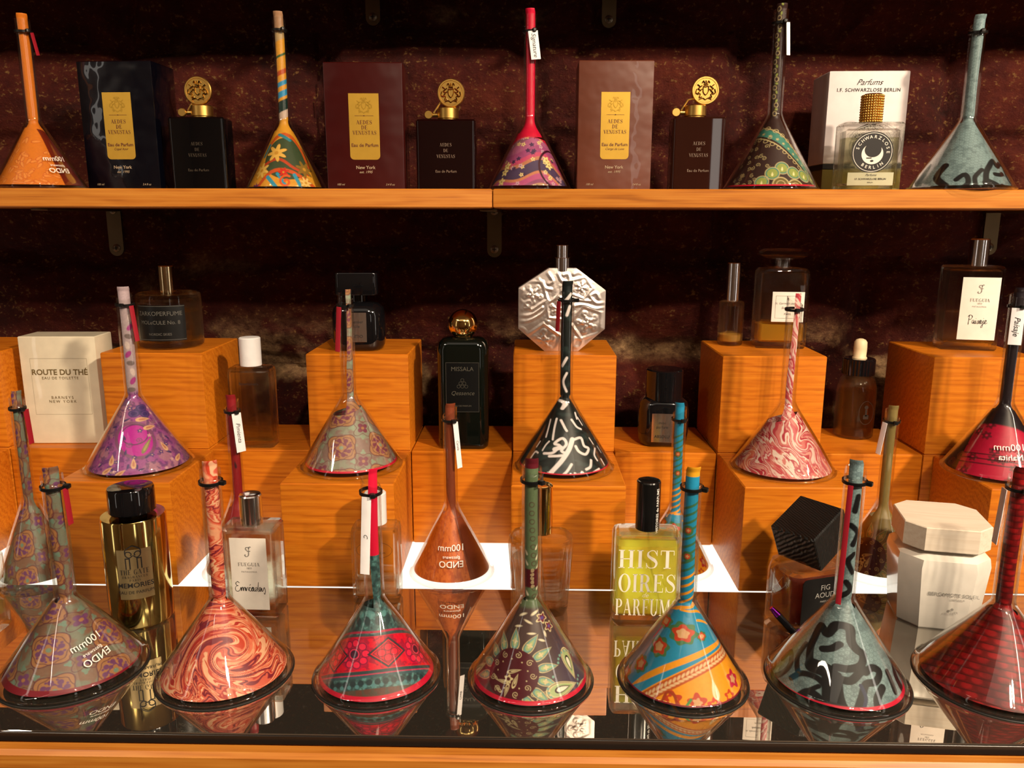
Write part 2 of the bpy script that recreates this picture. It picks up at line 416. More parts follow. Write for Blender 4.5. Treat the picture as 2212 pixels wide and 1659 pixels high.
# ------------------------------------------------------------------ the setting
YW = 1.035                       # face of the stone wall
def stone_mat():
    m, t, out = nt('dark red stone'); p = N(t, 'ShaderNodeBsdfPrincipled'); t.links.new(p.outputs[0], out.inputs[0])
    tc = N(t, 'ShaderNodeTexCoord'); mp = N(t, 'ShaderNodeMapping'); t.links.new(tc.outputs['Object'], mp.inputs[0]); mp.inputs['Scale'].default_value = (1, 1, 1.25)
    at = N(t, 'ShaderNodeAttribute', attribute_name='print')
    n1 = N(t, 'ShaderNodeTexNoise'); n1.inputs['Scale'].default_value = 75; n1.inputs['Detail'].default_value = 9; n1.inputs['Roughness'].default_value = .72
    n2 = N(t, 'ShaderNodeTexNoise'); n2.inputs['Scale'].default_value = 9; n2.inputs['Detail'].default_value = 6; n2.inputs['Roughness'].default_value = .6
    n3 = N(t, 'ShaderNodeTexNoise'); n3.inputs['Scale'].default_value = 230; n3.inputs['Detail'].default_value = 4
    for n in (n1, n2, n3): t.links.new(mp.outputs[0], n.inputs['Vector'])
    cr = N(t, 'ShaderNodeValToRGB'); e = cr.color_ramp.elements
    e[0].position = .30; e[0].color = (.008, .0007, .0004, 1); e[1].position = .82; e[1].color = (.19, .060, .014, 1)
    q = e.new(.5); q.color = (.056, .0045, .0020, 1); q = e.new(.64); q.color = (.105, .015, .005, 1)
    ad = N(t, 'ShaderNodeMath', operation='MULTIPLY_ADD'); ad.inputs[1].default_value = .62; t.links.new(n2.outputs['Fac'], ad.inputs[0])
    m1 = N(t, 'ShaderNodeMath', operation='MULTIPLY'); m1.inputs[1].default_value = .38; t.links.new(n1.outputs['Fac'], m1.inputs[0]); t.links.new(m1.outputs[0], ad.inputs[2])
    t.links.new(ad.outputs[0], cr.inputs[0])
    # khaki lichen-like specks
    sp = N(t, 'ShaderNodeMath', operation='MULTIPLY'); t.links.new(n1.outputs['Fac'], sp.inputs[0]); t.links.new(n3.outputs['Fac'], sp.inputs[1])
    sr = N(t, 'ShaderNodeMapRange'); sr.inputs['From Min'].default_value = .31; sr.inputs['From Max'].default_value = .40; t.links.new(sp.outputs[0], sr.inputs[0])
    mx = N(t, 'ShaderNodeMix', data_type='RGBA'); t.links.new(sr.outputs[0], mx.inputs[0]); t.links.new(cr.outputs[0], mx.inputs[6]); mx.inputs[7].default_value = (.20, .105, .032, 1)
    # pale mortar and pale patches, mostly low down, where the geometry marks them
    mm = N(t, 'ShaderNodeMix', data_type='RGBA'); t.links.new(at.outputs['Fac'], mm.inputs[0]); t.links.new(mx.outputs[2], mm.inputs[6])
    c2 = N(t, 'ShaderNodeValToRGB'); e = c2.color_ramp.elements; e[0].position = .35; e[0].color = (.05, .018, .007, 1); e[1].position = .7; e[1].color = (.42, .27, .13, 1)
    t.links.new(n1.outputs['Fac'], c2.inputs[0]); t.links.new(c2.outputs[0], mm.inputs[7]); t.links.new(mm.outputs[2], p.inputs['Base Color'])
    b = N(t, 'ShaderNodeBump'); b.inputs['Strength'].default_value = 1.0; b.inputs['Distance'].default_value = .006
    t.links.new(n1.outputs['Fac'], b.inputs['Height']); t.links.new(b.outputs[0], p.inputs['Normal'])
    p.inputs['Roughness'].default_value = .75; p.inputs['Specular IOR Level'].default_value = .25
    return m
def make_wall():
    nu, nv = 560, 400; x = np.linspace(-1.15, 1.15, nu); z = np.linspace(.55, 1.95, nv); X, Z = np.meshgrid(x, z)
    # courses of big rough stones
    wx = X+.05*(fbm(X*5, Z*5)-.5); wz = Z+.06*(fbm(X*4+9, Z*4)-.5)
    row = np.floor(wz/.135); fr = wz/.135-row
    shift = (row*37.7) % 1; wid = .26+.12*((row*17.3) % 1)
    cx_ = wx/wid+shift; fc = cx_-np.floor(cx_)
    ez = np.minimum(fr, 1-fr)*.135; ex = np.minimum(fc, 1-fc)*wid; ed = np.minimum(ez, ex)
    joint = 1-sst(.004, .022, ed+.012*(fbm(X*30, Z*30)-.5))
    bulge = .016*sst(0, .06, ed)
    rnd = ((np.sin(row*12.9+np.floor(cx_)*78.2)*43758.5) % 1)
    Y = -bulge - .012*rnd - .016*(fbm(X*9, Z*9, 5)-.5) - .008*(fbm(X*40, Z*50, 4)-.5) + .010*joint
    V = np.stack([X, Y, Z], -1).reshape(-1, 3)
    m = mesh('wall_back', V, grid_faces(nu, nv), sharp=0)
    mort = joint*sst(.50, .60, fbm(X*7+3, Z*7, 3)-.10+.16*sst(1.18, 1.05, Z))
    patch = sst(.60, .66, fbm(X*11+40, Z*16+7, 5))*sst(1.16, 1.08, Z)*.8
    a = np.clip(np.maximum(mort*.8, patch), 0, 1).ravel(); col = np.stack([a, a, a, np.ones_like(a)], -1)
    at = m.color_attributes.new('print', 'FLOAT_COLOR', 'POINT'); at.data.foreach_set('color', col.astype(np.float32).ravel())
    o = struct('wall_back', m, stone_mat()); o.location = (0, YW+.012, 0); return o
make_wall()
PLAST = pm('warm plaster', (.55, .42, .30), .8)
FLOORM = wood('dark floor boards', (.06, .03, .015), (.12, .06, .03), (.18, .09, .045), rings=5, scale=.6)
for nm, bx, mt in (('floor', (0, -.6, -.05, 3.6, 3.4, .1), FLOORM), ('ceiling', (0, -.6, 2.65, 3.6, 3.4, .1), PLAST), ('wall_front', (0, -2.35, 1.3, 3.6, .1, 2.6), PLAST),
                   ('wall_left', (-1.85, -.6, 1.3, .1, 3.5, 2.6), PLAST), ('wall_right', (1.85, -.6, 1.3, .1, 3.5, 2.6), PLAST)):
    struct(nm, box(*bx).mesh(nm), mt)
struct('wall_back', box(0, YW+.09, 1.3, 3.6, .1, 2.6).mesh('wall_back'), pm('dark plaster', (.05, .012, .007), .85))

# measured rows of wooden cubes
CP = .112824; CX0 = -.0152639; CH = .108777; YF = .739137; YB = YF+CP+.0007
T1 = ZT+CH; T2 = ZT+2*CH
LAMPM = None
def make_panel():
    global LAMPM
    m, t, out = nt('opal light panel'); e = N(t, 'ShaderNodeEmission'); e.inputs[0].default_value = (1, .93, .78, 1); e.inputs[1].default_value = 3.2
    nz = N(t, 'ShaderNodeTexNoise'); nz.inputs['Scale'].default_value = 30; tc = N(t, 'ShaderNodeTexCoord'); t.links.new(tc.outputs['Object'], nz.inputs[0])
    mr = N(t, 'ShaderNodeMapRange'); mr.inputs['To Min'].default_value = 1.15; mr.inputs['To Max'].default_value = 1.6
    t.links.new(nz.outputs['Fac'], mr.inputs[0]); t.links.new(mr.outputs[0], e.inputs[1]); t.links.new(e.outputs[0], out.inputs[0])
    r = root('light_panel', 'long glowing white light panel set in the counter beneath the wooden cubes', 'light panel', (0, .80, ZT-.012))
    part('diffuser', box(0, 0, .0055, 2.3, .118, .011, .001).mesh(), m, r)
    part('tray', box(0, 0, -.008, 2.31, .12, .014, .001).mesh(), STEEL, r)
make_panel()
def make_mirror():
    m, t, out = nt('mirror glass'); g = N(t, 'ShaderNodeBsdfGlossy'); g.inputs['Color'].default_value = (.66, .63, .58, 1); g.inputs['Roughness'].default_value = .012
    d = N(t, 'ShaderNodeBsdfDiffuse'); d.inputs['Color'].default_value = (.30, .27, .22, 1)
    nz = N(t, 'ShaderNodeTexNoise'); nz.inputs['Scale'].default_value = 260; nz.inputs['Detail'].default_value = 6; tc = N(t, 'ShaderNodeTexCoord'); t.links.new(tc.outputs['Object'], nz.inputs[0])
    mr = N(t, 'ShaderNodeMapRange'); mr.inputs['From Min'].default_value = .62; mr.inputs['From Max'].default_value = .85; mr.inputs['To Min'].default_value = .06; mr.inputs['To Max'].default_value = .18
    t.links.new(nz.outputs['Fac'], mr.inputs[0]); mx = N(t, 'ShaderNodeMixShader'); t.links.new(mr.outputs[0], mx.inputs[0]); t.links.new(g.outputs[0], mx.inputs[1]); t.links.new(d.outputs[0], mx.inputs[2])
    t.links.new(mx.outputs[0], out.inputs[0])
    yf = at_z(1106, 1594, ZT).y
    r = root('mirror_plate', 'wide mirrored glass plate lying on the counter, reflecting the funnels and bottles', 'mirror', (0, (yf+YF)/2, ZT))
    part('reflective_plate', box(0, 0, -.002, 2.3, YF-yf-.001, .004, .0006).mesh(), m, r)
    part('dark_edge', box(0, -(YF-yf)/2-.0009, -.0035, 2.3, .0016, .007, .0003).mesh(), pm('dark edge strip', (.012, .010, .009), .3), r)
    return yf
YM = make_mirror()
def make_counter():
    yf = at_z(1106, 1642, ZT-.006).y
    r = root('display_counter', 'orange wooden display counter with a rounded front rail below the mirror', 'counter', (0, 0, 0))
    part('front_rail', box(0, (yf+YM-.0022)/2, ZT-.020, 2.3, YM-.0022-yf, .030, .003).mesh(), PLANK, r)
    part('counter_body', box(0, (yf+.002+YW-.03)/2, (ZT-.036)/2+.0, 2.3, YW-.03-yf-.002, ZT-.038, .002).mesh(), PLANK, r)
    part('bed_board', box(0, (YM+.001+YF)/2, ZT-.0205, 2.3, YF-YM-.001, .030, .0).mesh(), PLANK, r)
make_counter()
part('back_board', box(0, (.8615+1.0)/2, ZT-.018, 2.3, 1.0-.8615, .0358, .0005).mesh(), PLANK, bpy.data.objects['display_counter'])

ORD = ['far left edge', 'second from the left', 'third from the left', 'fourth from the left', 'fifth from the left', 'sixth from the left']
def cube(x0, y0, z0, label, group, wdt=CP-.0012, dep=CP-.0006, hgt=CH-.0002, rz=0.0):
    r = part('wooden_block', box(0, 0, hgt/2, wdt, dep, hgt, .0011).mesh(), WOOD); r.location = (x0+CP/2, y0+CP/2, z0); r.rotation_euler = (0, 0, rz)
    return tag(r, label, 'wooden block', group)
up_lbl = {-6: 'orange wooden cube cut by the left edge, beside the cream carton', -4: 'raised orange wooden cube carrying the short round black-labelled bottle',
          -2: 'raised orange wooden cube carrying the black bottle with flat wide cap', 0: 'raised orange wooden cube carrying the embossed silver octagonal flask',
          2: 'raised orange wooden cube carrying the slim atomiser and stoppered decanter', 4: 'raised orange wooden cube at right carrying the bottle with cream handwritten label'}
lo_lbl = {-6: 'low front wooden cube cut by the left edge', -4: 'low front wooden cube under the pink and violet paisley funnel, behind the gold bottle',
          -2: 'low front wooden cube under the mauve quatrefoil funnel with two bright streaks', 0: 'low front wooden cube under the black and white leaf funnel',
          2: 'low front wooden cube under the red marbled funnel, behind the black cube cap', 4: 'low front wooden cube at right under the funnel with red and black paper'}
jit = {-4: (.006, .0), -2: (0, 0), 0: (0, 0), 2: (.0, 0), 4: (.010, .0), -6: (0, 0)}
for k in (-6, -4, -2, 0, 2, 4):
    cube(CX0+k*CP, YB, T1, up_lbl[k], 'raised cubes')
    cube(CX0+k*CP+jit[k][0], YF, ZT, lo_lbl[k], 'front row cubes')
bk = {-6: 'back row cube at the far left below the cube beside the cream carton', -5: 'back row cube carrying the cream carton', -4: 'back row cube hidden under the round bottle cube',
      -3: 'back row cube carrying the clear bottle with white cap', -2: 'back row cube beneath the raised cube with the flat-capped black bottle', -1: 'back row cube carrying the tall black bottle with gold ball stopper',
      0: 'back row cube beneath the raised cube with the silver flask', 1: 'back row cube carrying the small black bottle with mirrored label', 2: 'back row cube beneath the raised cube with the decanter',
      3: 'back row cube carrying the dropper bottle', 4: 'back row cube beneath the raised cube with the cream-labelled bottle'}
for k in range(-6, 5):
    cube(CX0+k*CP, YB, ZT, bk[k], 'back row cubes')

# upper shelves: planks butted together, carried by steel brackets
ZS0, ZS1 = ZC+.0088, ZC+.0278; YS = .83
def plank(x0, x1, label, z0=ZS0, z1=ZS1, y0=YS):
    o = part('shelf_plank', box((x0+x1)/2, (y0+YW-.012)/2, (z0+z1)/2, x1-x0, YW-.012-y0, z1-z0, .0012).mesh(), PLANK)
    # put the origin at its centre so the grain differs from board to board
    c = Vector(((x0+x1)/2, (y0+YW)/2, (z0+z1)/2)); o.data.transform(Matrix.Translation(-c)); o.location = c
    return tag(o, label, 'shelf board')
xj = at_y(1064, 430, YS).x
plank(-1.1, xj-.0004, 'orange wooden shelf board, left half, carrying the navy and maroon cartons')
plank(xj+.0004, 1.1, 'orange wooden shelf board, right half, carrying the brown and white cartons')
ZU0 = ZC+.262
plank(-1.1, 1.1, 'upper wooden shelf board just above the picture, held by two brackets', ZU0, ZU0+.019, .885)
def bracket(px, ztop, ybot, label):
    P = at_y(px, ybot, YW-.018); wd = 31*zdep(P)/F_PX
    r = root('shelf_bracket', label, 'bracket', (P.x, YW-.016, ztop))
    h = ztop-P.z
    # strap with a rounded foot
    n = 14; pr = [(-wd/2, 0), (-wd/2, -h+wd/2)]+[(wd/2*math.cos(PI+PI*k/n), -h+wd/2+wd/2*math.sin(PI+PI*k/n)) for k in range(1, n)]+[(wd/2, -h+wd/2), (wd/2, 0)]
    g = G(); m = len(pr); V = [(x, -.0015, z) for x, z in pr]+[(x, .0015, z) for x, z in pr]
    g.add(V, [tuple(range(m)), tuple(range(2*m-1, m-1, -1))]+[(i, i+m, (i+1) % m+m, (i+1) % m) for i in range(m)])
    part('strap', g.mesh(), STEEL, r)
    part('shelf_arm', box(0, -.079, -.0013, wd, .155, .0024, .0004).mesh(), STEEL, r)
    for zz in (-h+wd*.55, -h+wd*.55+.047):
        sg = lathe([(.0050, 0), (.0048, .0008), (.003, .0018)], 20); sg.xf(Matrix.Translation((0, -.0014, zz)) @ Matrix.Rotation(PI/2, 4, 'X'))
        s = part('screw', sg.mesh(), pm('dull screw steel', (.20, .17, .12), .35, .9), r)
        sl = box(0, 0, 0, .0052, .0006, .0011); sl2 = box(0, 0, 0, .0011, .0006, .0052, g=sl); sl.xf(Matrix.Translation((0, -.0033, zz)))
        part('cross_slot', sl.mesh(), INK, s)
bracket(253, ZS0-.0004, 553, 'steel shelf bracket on the stone wall above the round black-labelled bottle')
bracket(1068, ZS0-.0004, 556, 'steel shelf bracket under the joint of the two shelf boards')
bracket(2136, ZS0-.0004, 551, 'steel shelf bracket at the right behind the chrome-capped bottle')
bracket(806, ZU0-.0004, 55, 'steel bracket end above the maroon carton at the top edge')
bracket(1315, ZU0-.0004, 60, 'steel bracket end above the brown carton at the top edge')

# ------------------------------------------------------------------ printed papers, drawn as functions of the unrolled sheet
def hx(s):
    v = [int(s[i:i+2], 16)/255 for i in (0, 2, 4)]
    return np.array([(c/12.92 if c <= .04045 else ((c+.055)/1.055)**2.4) for c in v])
class Cv:
    E = .0035
    def __init__(s, X, Y, bg):
        s.X, s.Y = X, Y; s.C = np.ones(X.shape+(3,))*(hx(bg) if isinstance(bg, str) else bg)
    def put(s, a, col):
        a = np.clip(a, 0, 1)[..., None]; s.C = s.C*(1-a)+(hx(col) if isinstance(col, str) else col)*a; return s
    def edge(s, d): return .5-d/(2*s.E)           # signed distance (negative inside) -> coverage
    def circle(s, x, y, r, col): return s.put(s.edge(np.hypot(s.X-x, s.Y-y)-r), col)
    def ring(s, x, y, r, w, col): return s.put(s.edge(np.abs(np.hypot(s.X-x, s.Y-y)-r)-w/2), col)
    def star(s, x, y, r, n, a, col, rot=0, w=None):
        dx, dy = s.X-x, s.Y-y; d = np.hypot(dx, dy)-r*(1+a*np.cos(n*(np.arctan2(dy, dx)-rot)))
        return s.put(s.edge(np.abs(d)-w/2 if w else d), col)
    def ell(s, x, y, a, b, ang, col, w=None):
        c, q = math.cos(ang), math.sin(ang); u = (s.X-x)*c+(s.Y-y)*q; v = -(s.X-x)*q+(s.Y-y)*c
        d = (np.hypot(u/a, v/b)-1)*min(a, b); return s.put(s.edge(np.abs(d)-w/2 if w else d), col)
    def leaf(s, x, y, L, W, ang, col, w=None):
        """teardrop with its point at the far end of ang"""
        c, q = math.cos(ang), math.sin(ang); u = ((s.X-x)*c+(s.Y-y)*q)/L; v = (-(s.X-x)*q+(s.Y-y)*c)
        t = np.clip(u+.5, 0, 1); hw = W*np.sqrt(t+1e-6)*(1-t)**1.1*1.55
        d = np.maximum(np.abs(v)-hw, (np.abs(u)-.5)*L); return s.put(s.edge(np.abs(d)-w/2 if w else d), col)
    def line(s, P, w, col, sm=True, taper=False):
        P = smooth_pts(P, 5) if sm and len(P) > 2 else P
        x0 = min(p[0] for p in P)-w; x1 = max(p[0] for p in P)+w; y0 = min(p[1] for p in P)-w; y1 = max(p[1] for p in P)+w
        M = (s.X > x0) & (s.X < x1) & (s.Y > y0) & (s.Y < y1)
        if not M.any(): return s
        X, Y = s.X[M], s.Y[M]; D = np.full(X.shape, 9.); n = len(P)
        for i in range(n-1):
            (ax, ay), (bx, by) = P[i][:2], P[i+1][:2]; vx, vy = bx-ax, by-ay; L = vx*vx+vy*vy+1e-9
            t = np.clip(((X-ax)*vx+(Y-ay)*vy)/L, 0, 1); ww = w/2
            if taper: ww = w/2*(1-((i+.5)/(n-1)))**.7
            D = np.minimum(D, np.hypot(X-ax-t*vx, Y-ay-t*vy)-ww)
        a = np.zeros(s.X.shape); a[M] = s.edge(D); return s.put(a, col)
    def spiral(s, x, y, r, rot, col, w=.006, turns=1.5, d=1):
        P = []
        for k in range(26):
            t = k/25; a = rot+d*t*turns*2*PI; P.append((x+r*(1-t*.85)*math.cos(a), y+r*(1-t*.85)*math.sin(a)))
        return s.line(P, w, col, sm=False)
    def half(s, nx, ny, c, col):
        """everything where nx*X+ny*Y > c"""
        return s.put(s.edge(c-(nx*s.X+ny*s.Y)), col)
    def band(s, P0, P1, w, col):
        return s.line([P0, P1], w, col, sm=False)
def grain(X, Y, C, amt=.12, f=60):
    return C*(1-amt+2*amt*fbm(X*f+50, Y*f+50, 3)[..., None])
def pat_quatrefoil(bg='7c5c4a', line='5c2c36', teal='6c8676', vio='6a3c66', peach='a07048', cell=.36, ox=-.152, oy=-.48):
    def f(X, Y):
        wob = .006*(fbm(X*30, Y*30)-.5); X = X+wob; c = Cv(X, Y, bg)
        n = sst(.45, .6, fbm(X*9+3, Y*9+8, 3)); c.put(n*.6, teal)
        for i in range(-6, 7):
            for j in range(-6, 8):
                cx = ox+(i+j)*cell*.62; cy = oy+(j-i)*cell*.62+.05*i
                if abs(cx) > 1 or cy > 1.7 or cy < -1.3: continue
                big = (i+j) % 1 == 0 and (i-j) % 2 == 0
                if big:
                    c.star(cx, cy, cell*.44, 4, .13, peach, PI/4); c.star(cx, cy, cell*.44, 4, .13, line, PI/4, w=.010)
                    c.star(cx, cy, cell*.37, 8, .05, line, 0, w=.007)
                    for k in range(8):
                        a = k*PI/4+.2; c.circle(cx+math.cos(a)*cell*.25, cy+math.sin(a)*cell*.25, cell*.065, vio); c.circle(cx+math.cos(a+.3)*cell*.30, cy+math.sin(a+.3)*cell*.30, cell*.03, vio)
                    c.star(cx, cy, cell*.19, 8, .12, vio); c.star(cx, cy, cell*.13, 4, .2, peach); c.circle(cx, cy, cell*.06, teal)
                else:
                    for k in range(4):
                        a = k*PI/2+PI/4; c.ell(cx+math.cos(a)*cell*.10, cy+math.sin(a)*cell*.10, cell*.085, cell*.07, a, vio)
                    c.star(cx, cy, cell*.26, 4, .3, line, PI/4, w=.008); c.circle(cx, cy, cell*.05, peach)
                    for k in range(4):
                        a = k*PI/2; c.star(cx+math.cos(a)*cell*.30, cy+math.sin(a)*cell*.30, cell*.07, 3, .3, teal, a)
        return grain(X, Y, c.C, .10, 80)
    return f
def pat_marble(cols, ang=0.0, f=3.2, warp=.55, seed=0., swirl=()):
    cols = [hx(c) for c in cols]
    def fn(X, Y):
        x, y = X.copy(), Y.copy()
        for (cx, cy, r, k) in swirl:
            dx, dy = x-cx, y-cy; d = np.hypot(dx, dy); a = k*np.exp(-(d/r)**2); ca, sa = np.cos(a), np.sin(a)
            x, y = cx+dx*ca-dy*sa, cy+dx*sa+dy*ca
        ca, sa = math.cos(ang), math.sin(ang); u = x*ca+y*sa; v = -x*sa+y*ca
        w1 = fbm(u*2.1+seed, v*4+seed, 3)-.5; w2 = fbm(u*2.3+9+seed, v*3+4, 3)-.5
        u2 = u+warp*w1; v2 = v+warp*w2
        t = v2*f*2.2+1.2*fbm(u2*3+3, v2*6+seed, 3)+.25*fbm(u2*8, v2*40, 2)
        t = (t*1.9) % 1.0
        n = len(cols); k = t*n; i = np.floor(k).astype(int) % n; fr = k-np.floor(k); fr = sst(.78, 1.0, fr)[..., None]
        A = np.array(cols); C = A[i]*(1-fr)+A[(i+1) % n]*fr
        return grain(X, Y, C, .06, 50)
    return fn
def pat_band(X, Y):
    c = Cv(X, Y, '3c5f60')
    n = fbm(X*34, Y*34, 3); c.put(sst(.5, .62, n)*.8, '24383c'); c.put(sst(.36, .28, n)*.7, '5f9494')
    for k in range(-9, 10):
        c.ell(k*.075+.02, -.20+.004*k, .024, .045, 0, '2b3f44'); c.ell(k*.075+.055, -.14, .02, .03, 0, '5a8f90')
        c.ell(k*.07, -.77, .026, .028, 0, '22343a'); c.ell(k*.07+.035, -.80, .018, .018, 0, '4d7f86')
    def strip(y0, y1, col): c.put(np.minimum(c.edge(Y-y1), c.edge(y0-Y)), col)
    strip(-.315, -.295, 'b02a4a'); strip(-.345, -.325, '3a4a50'); strip(-.66, -.345, 'd6062c')
    m = sst(.48, .56, fbm(X*26+5, Y*26, 3))*((Y < -.35) & (Y > -.65)); c.put(m*.75, '8a0a34')
    for cx in (-.62, -.185, .40, .78):
        cy = -.50
        c.circle(cx, cy, .145, 'b8083a')
        for k in range(9):
            a = k*2*PI/9; c.circle(cx+.10*math.cos(a), cy+.10*math.sin(a), .037, '6a1038'); c.circle(cx+.10*math.cos(a), cy+.10*math.sin(a), .029, 'e8204a')
        c.circle(cx, cy, .058, '3a1430'); c.ring(cx, cy, .044, .012, 'e03058'); c.circle(cx, cy, .02, '4a1030')
    for cx in (.095, -.41, .62):
        cy = -.51; d = np.abs(X-cx)/.17+np.abs(Y-cy)/.145-1
        c.put(c.edge(d*.11), '2c2a34'); c.put(c.edge((d+.16)*.11), 'e8102c'); c.put(c.edge((d+.24)*.11), '402030'); c.put(c.edge((d+.30)*.11), 'd00a2c')
        for a in (0, 1, 2, 3): c.circle(cx+.055*math.cos(a*PI/2), cy+.050*math.sin(a*PI/2), .037, '55142c'); c.circle(cx+.055*math.cos(a*PI/2), cy+.050*math.sin(a*PI/2), .030, 'f01838')
    strip(-.69, -.66, '2e4248'); strip(-.70, -.69, 'c0305a'); strip(-.725, -.705, '33505a')
    strip(-1.1, -.83, '5c3a30'); c.put(sst(.5, .6, fbm(X*40, Y*20, 2))*(Y < -.83)*.5, '3a4a40')
    return grain(X, Y, c.C, .16, 90)
def pat_paisley(bg='4a3836', plum='4a0f1c', pet=('6f9c90', '9db07a'), gold='c9bb8e', big=(-.158, -.68, .235), eyes=True, topgreen=True):
    def f(X, Y):
        c = Cv(X, Y, bg); bx, by, br = big
        c.put(sst(.0, .3, X-.1)*.5, '4e4560')
        # scroll ground along the bottom
        for k in range(-9, 10):
            x = k*.10; c.ring(x, -.94+.02*math.sin(k*2), .040, .008, gold); c.circle(x, -.94+.02*math.sin(k*2), .012, pet[1]); c.ring(x+.05, -1.0, .03, .006, gold)
            c.spiral(x+.03, -.86, .028, k, gold, .005)
        for k in range(16):
            a = -1.9+k*.42; r = br+.085; x, y = bx+r*math.cos(a), by+r*math.sin(a)
            if a > PI*1.12: continue
            c.leaf(x, y, .205, .074, a, gold); c.leaf(x, y, .185, .062, a, bg); c.leaf(x, y, .18, .055, a, pet[0]); c.leaf(x-.01*math.cos(a), y-.01*math.sin(a), .12, .036, a, pet[1]); c.star(x-.02*math.cos(a), y-.02*math.sin(a), .020, 4, .35, gold, a)
        c.circle(bx, by, br, plum)
        for k in range(9):
            a = -1.4+k*.66; c.spiral(bx+(br-.052)*math.cos(a), by+(br-.052)*math.sin(a), .030, a, gold, .005, 1.4, 1 if k % 2 else -1)
            c.circle(bx+(br-.095)*math.cos(a+.3), by+(br-.095)*math.sin(a+.3), .006, gold)
        for (x, y, L, W, a) in ((.02, .03, .13, .030, .2), (.03, -.06, .14, .032, 1.2), (-.09, -.06, .12, .03, 2.9), (-.05, -.14, .13, .03, -1.9), (-.13, -.13, .09, .025, 2.4), (-.16, -.02, .07, .02, 2.2)):
            c.leaf(bx+x, by+y, L, W, a, gold); c.leaf(bx+x, by+y, L*.72, W*.62, a, plum); c.leaf(bx+x, by+y, L*.45, W*.35, a, gold)
        c.star(bx-.03, by-.04, .034, 5, .25, gold); c.circle(bx-.03, by-.04, .016, plum)
        if eyes:
            for (x, y, a, s_) in ((.30, -.80, .35, 1.0), (.385, -.57, -1.15, .9), (.62, -.75, .6, 1.0), (-.62, -.62, .3, .9), (-.85, -.7, 0, 1)):
                c.leaf(x, y, .34*s_, .125*s_, a, gold); c.leaf(x, y, .31*s_, .110*s_, a, '3a3a34'); c.leaf(x, y, .30*s_, .100*s_, a, gold)
                c.leaf(x, y, .26*s_, .085*s_, a, pet[1]); c.leaf(x, y, .17*s_, .052*s_, a, '2a0c14'); c.leaf(x, y, .13*s_, .036*s_, a, 'e4dcc8')
                for k in range(9):
                    t = a+PI+(k-4)*.30; c.circle(x+.16*s_*math.cos(t)*.9, y+.13*s_*math.sin(t), .012, pet[0])
            for (x, y) in ((.08, -.17), (.16, -.245)):
                c.star(x, y, .045, 5, .25, gold); c.star(x, y, .034, 5, .25, '6a2a3a'); c.circle(x, y, .015, '5a4a8a')
        if topgreen:
            for (x, y, a) in ((-.093, -.247, .1), (-.016, -.203, -.6), (.007, -.31, 0), (.09, -.373, -.3), (.116, -.314, -1.2), (-.05, -.14, .5), (.02, -.12, 1)):
                c.ell(x, y, .030, .010, a, 'd8cdb0')
            c.put(sst(-.10, -.05, Y)*.85*(np.abs(X) > -1), '5c7252')
            for k in range(12): c.leaf(-.06+.12*(k % 2), -.02+k*.055, .07, .02, 1.1 if k % 2 else 2.0, 'd8d4ba'); c.ring(.02, .05+k*.09, .025, .006, plum)
            c.put(sst(.14, .16, Y)*sst(.36, .34, Y), plum)
            for k in range(5): c.spiral(.0, .16+k*.045, .02, k, gold, .005)
        return grain(X, Y, c.C, .12, 80)
    return f
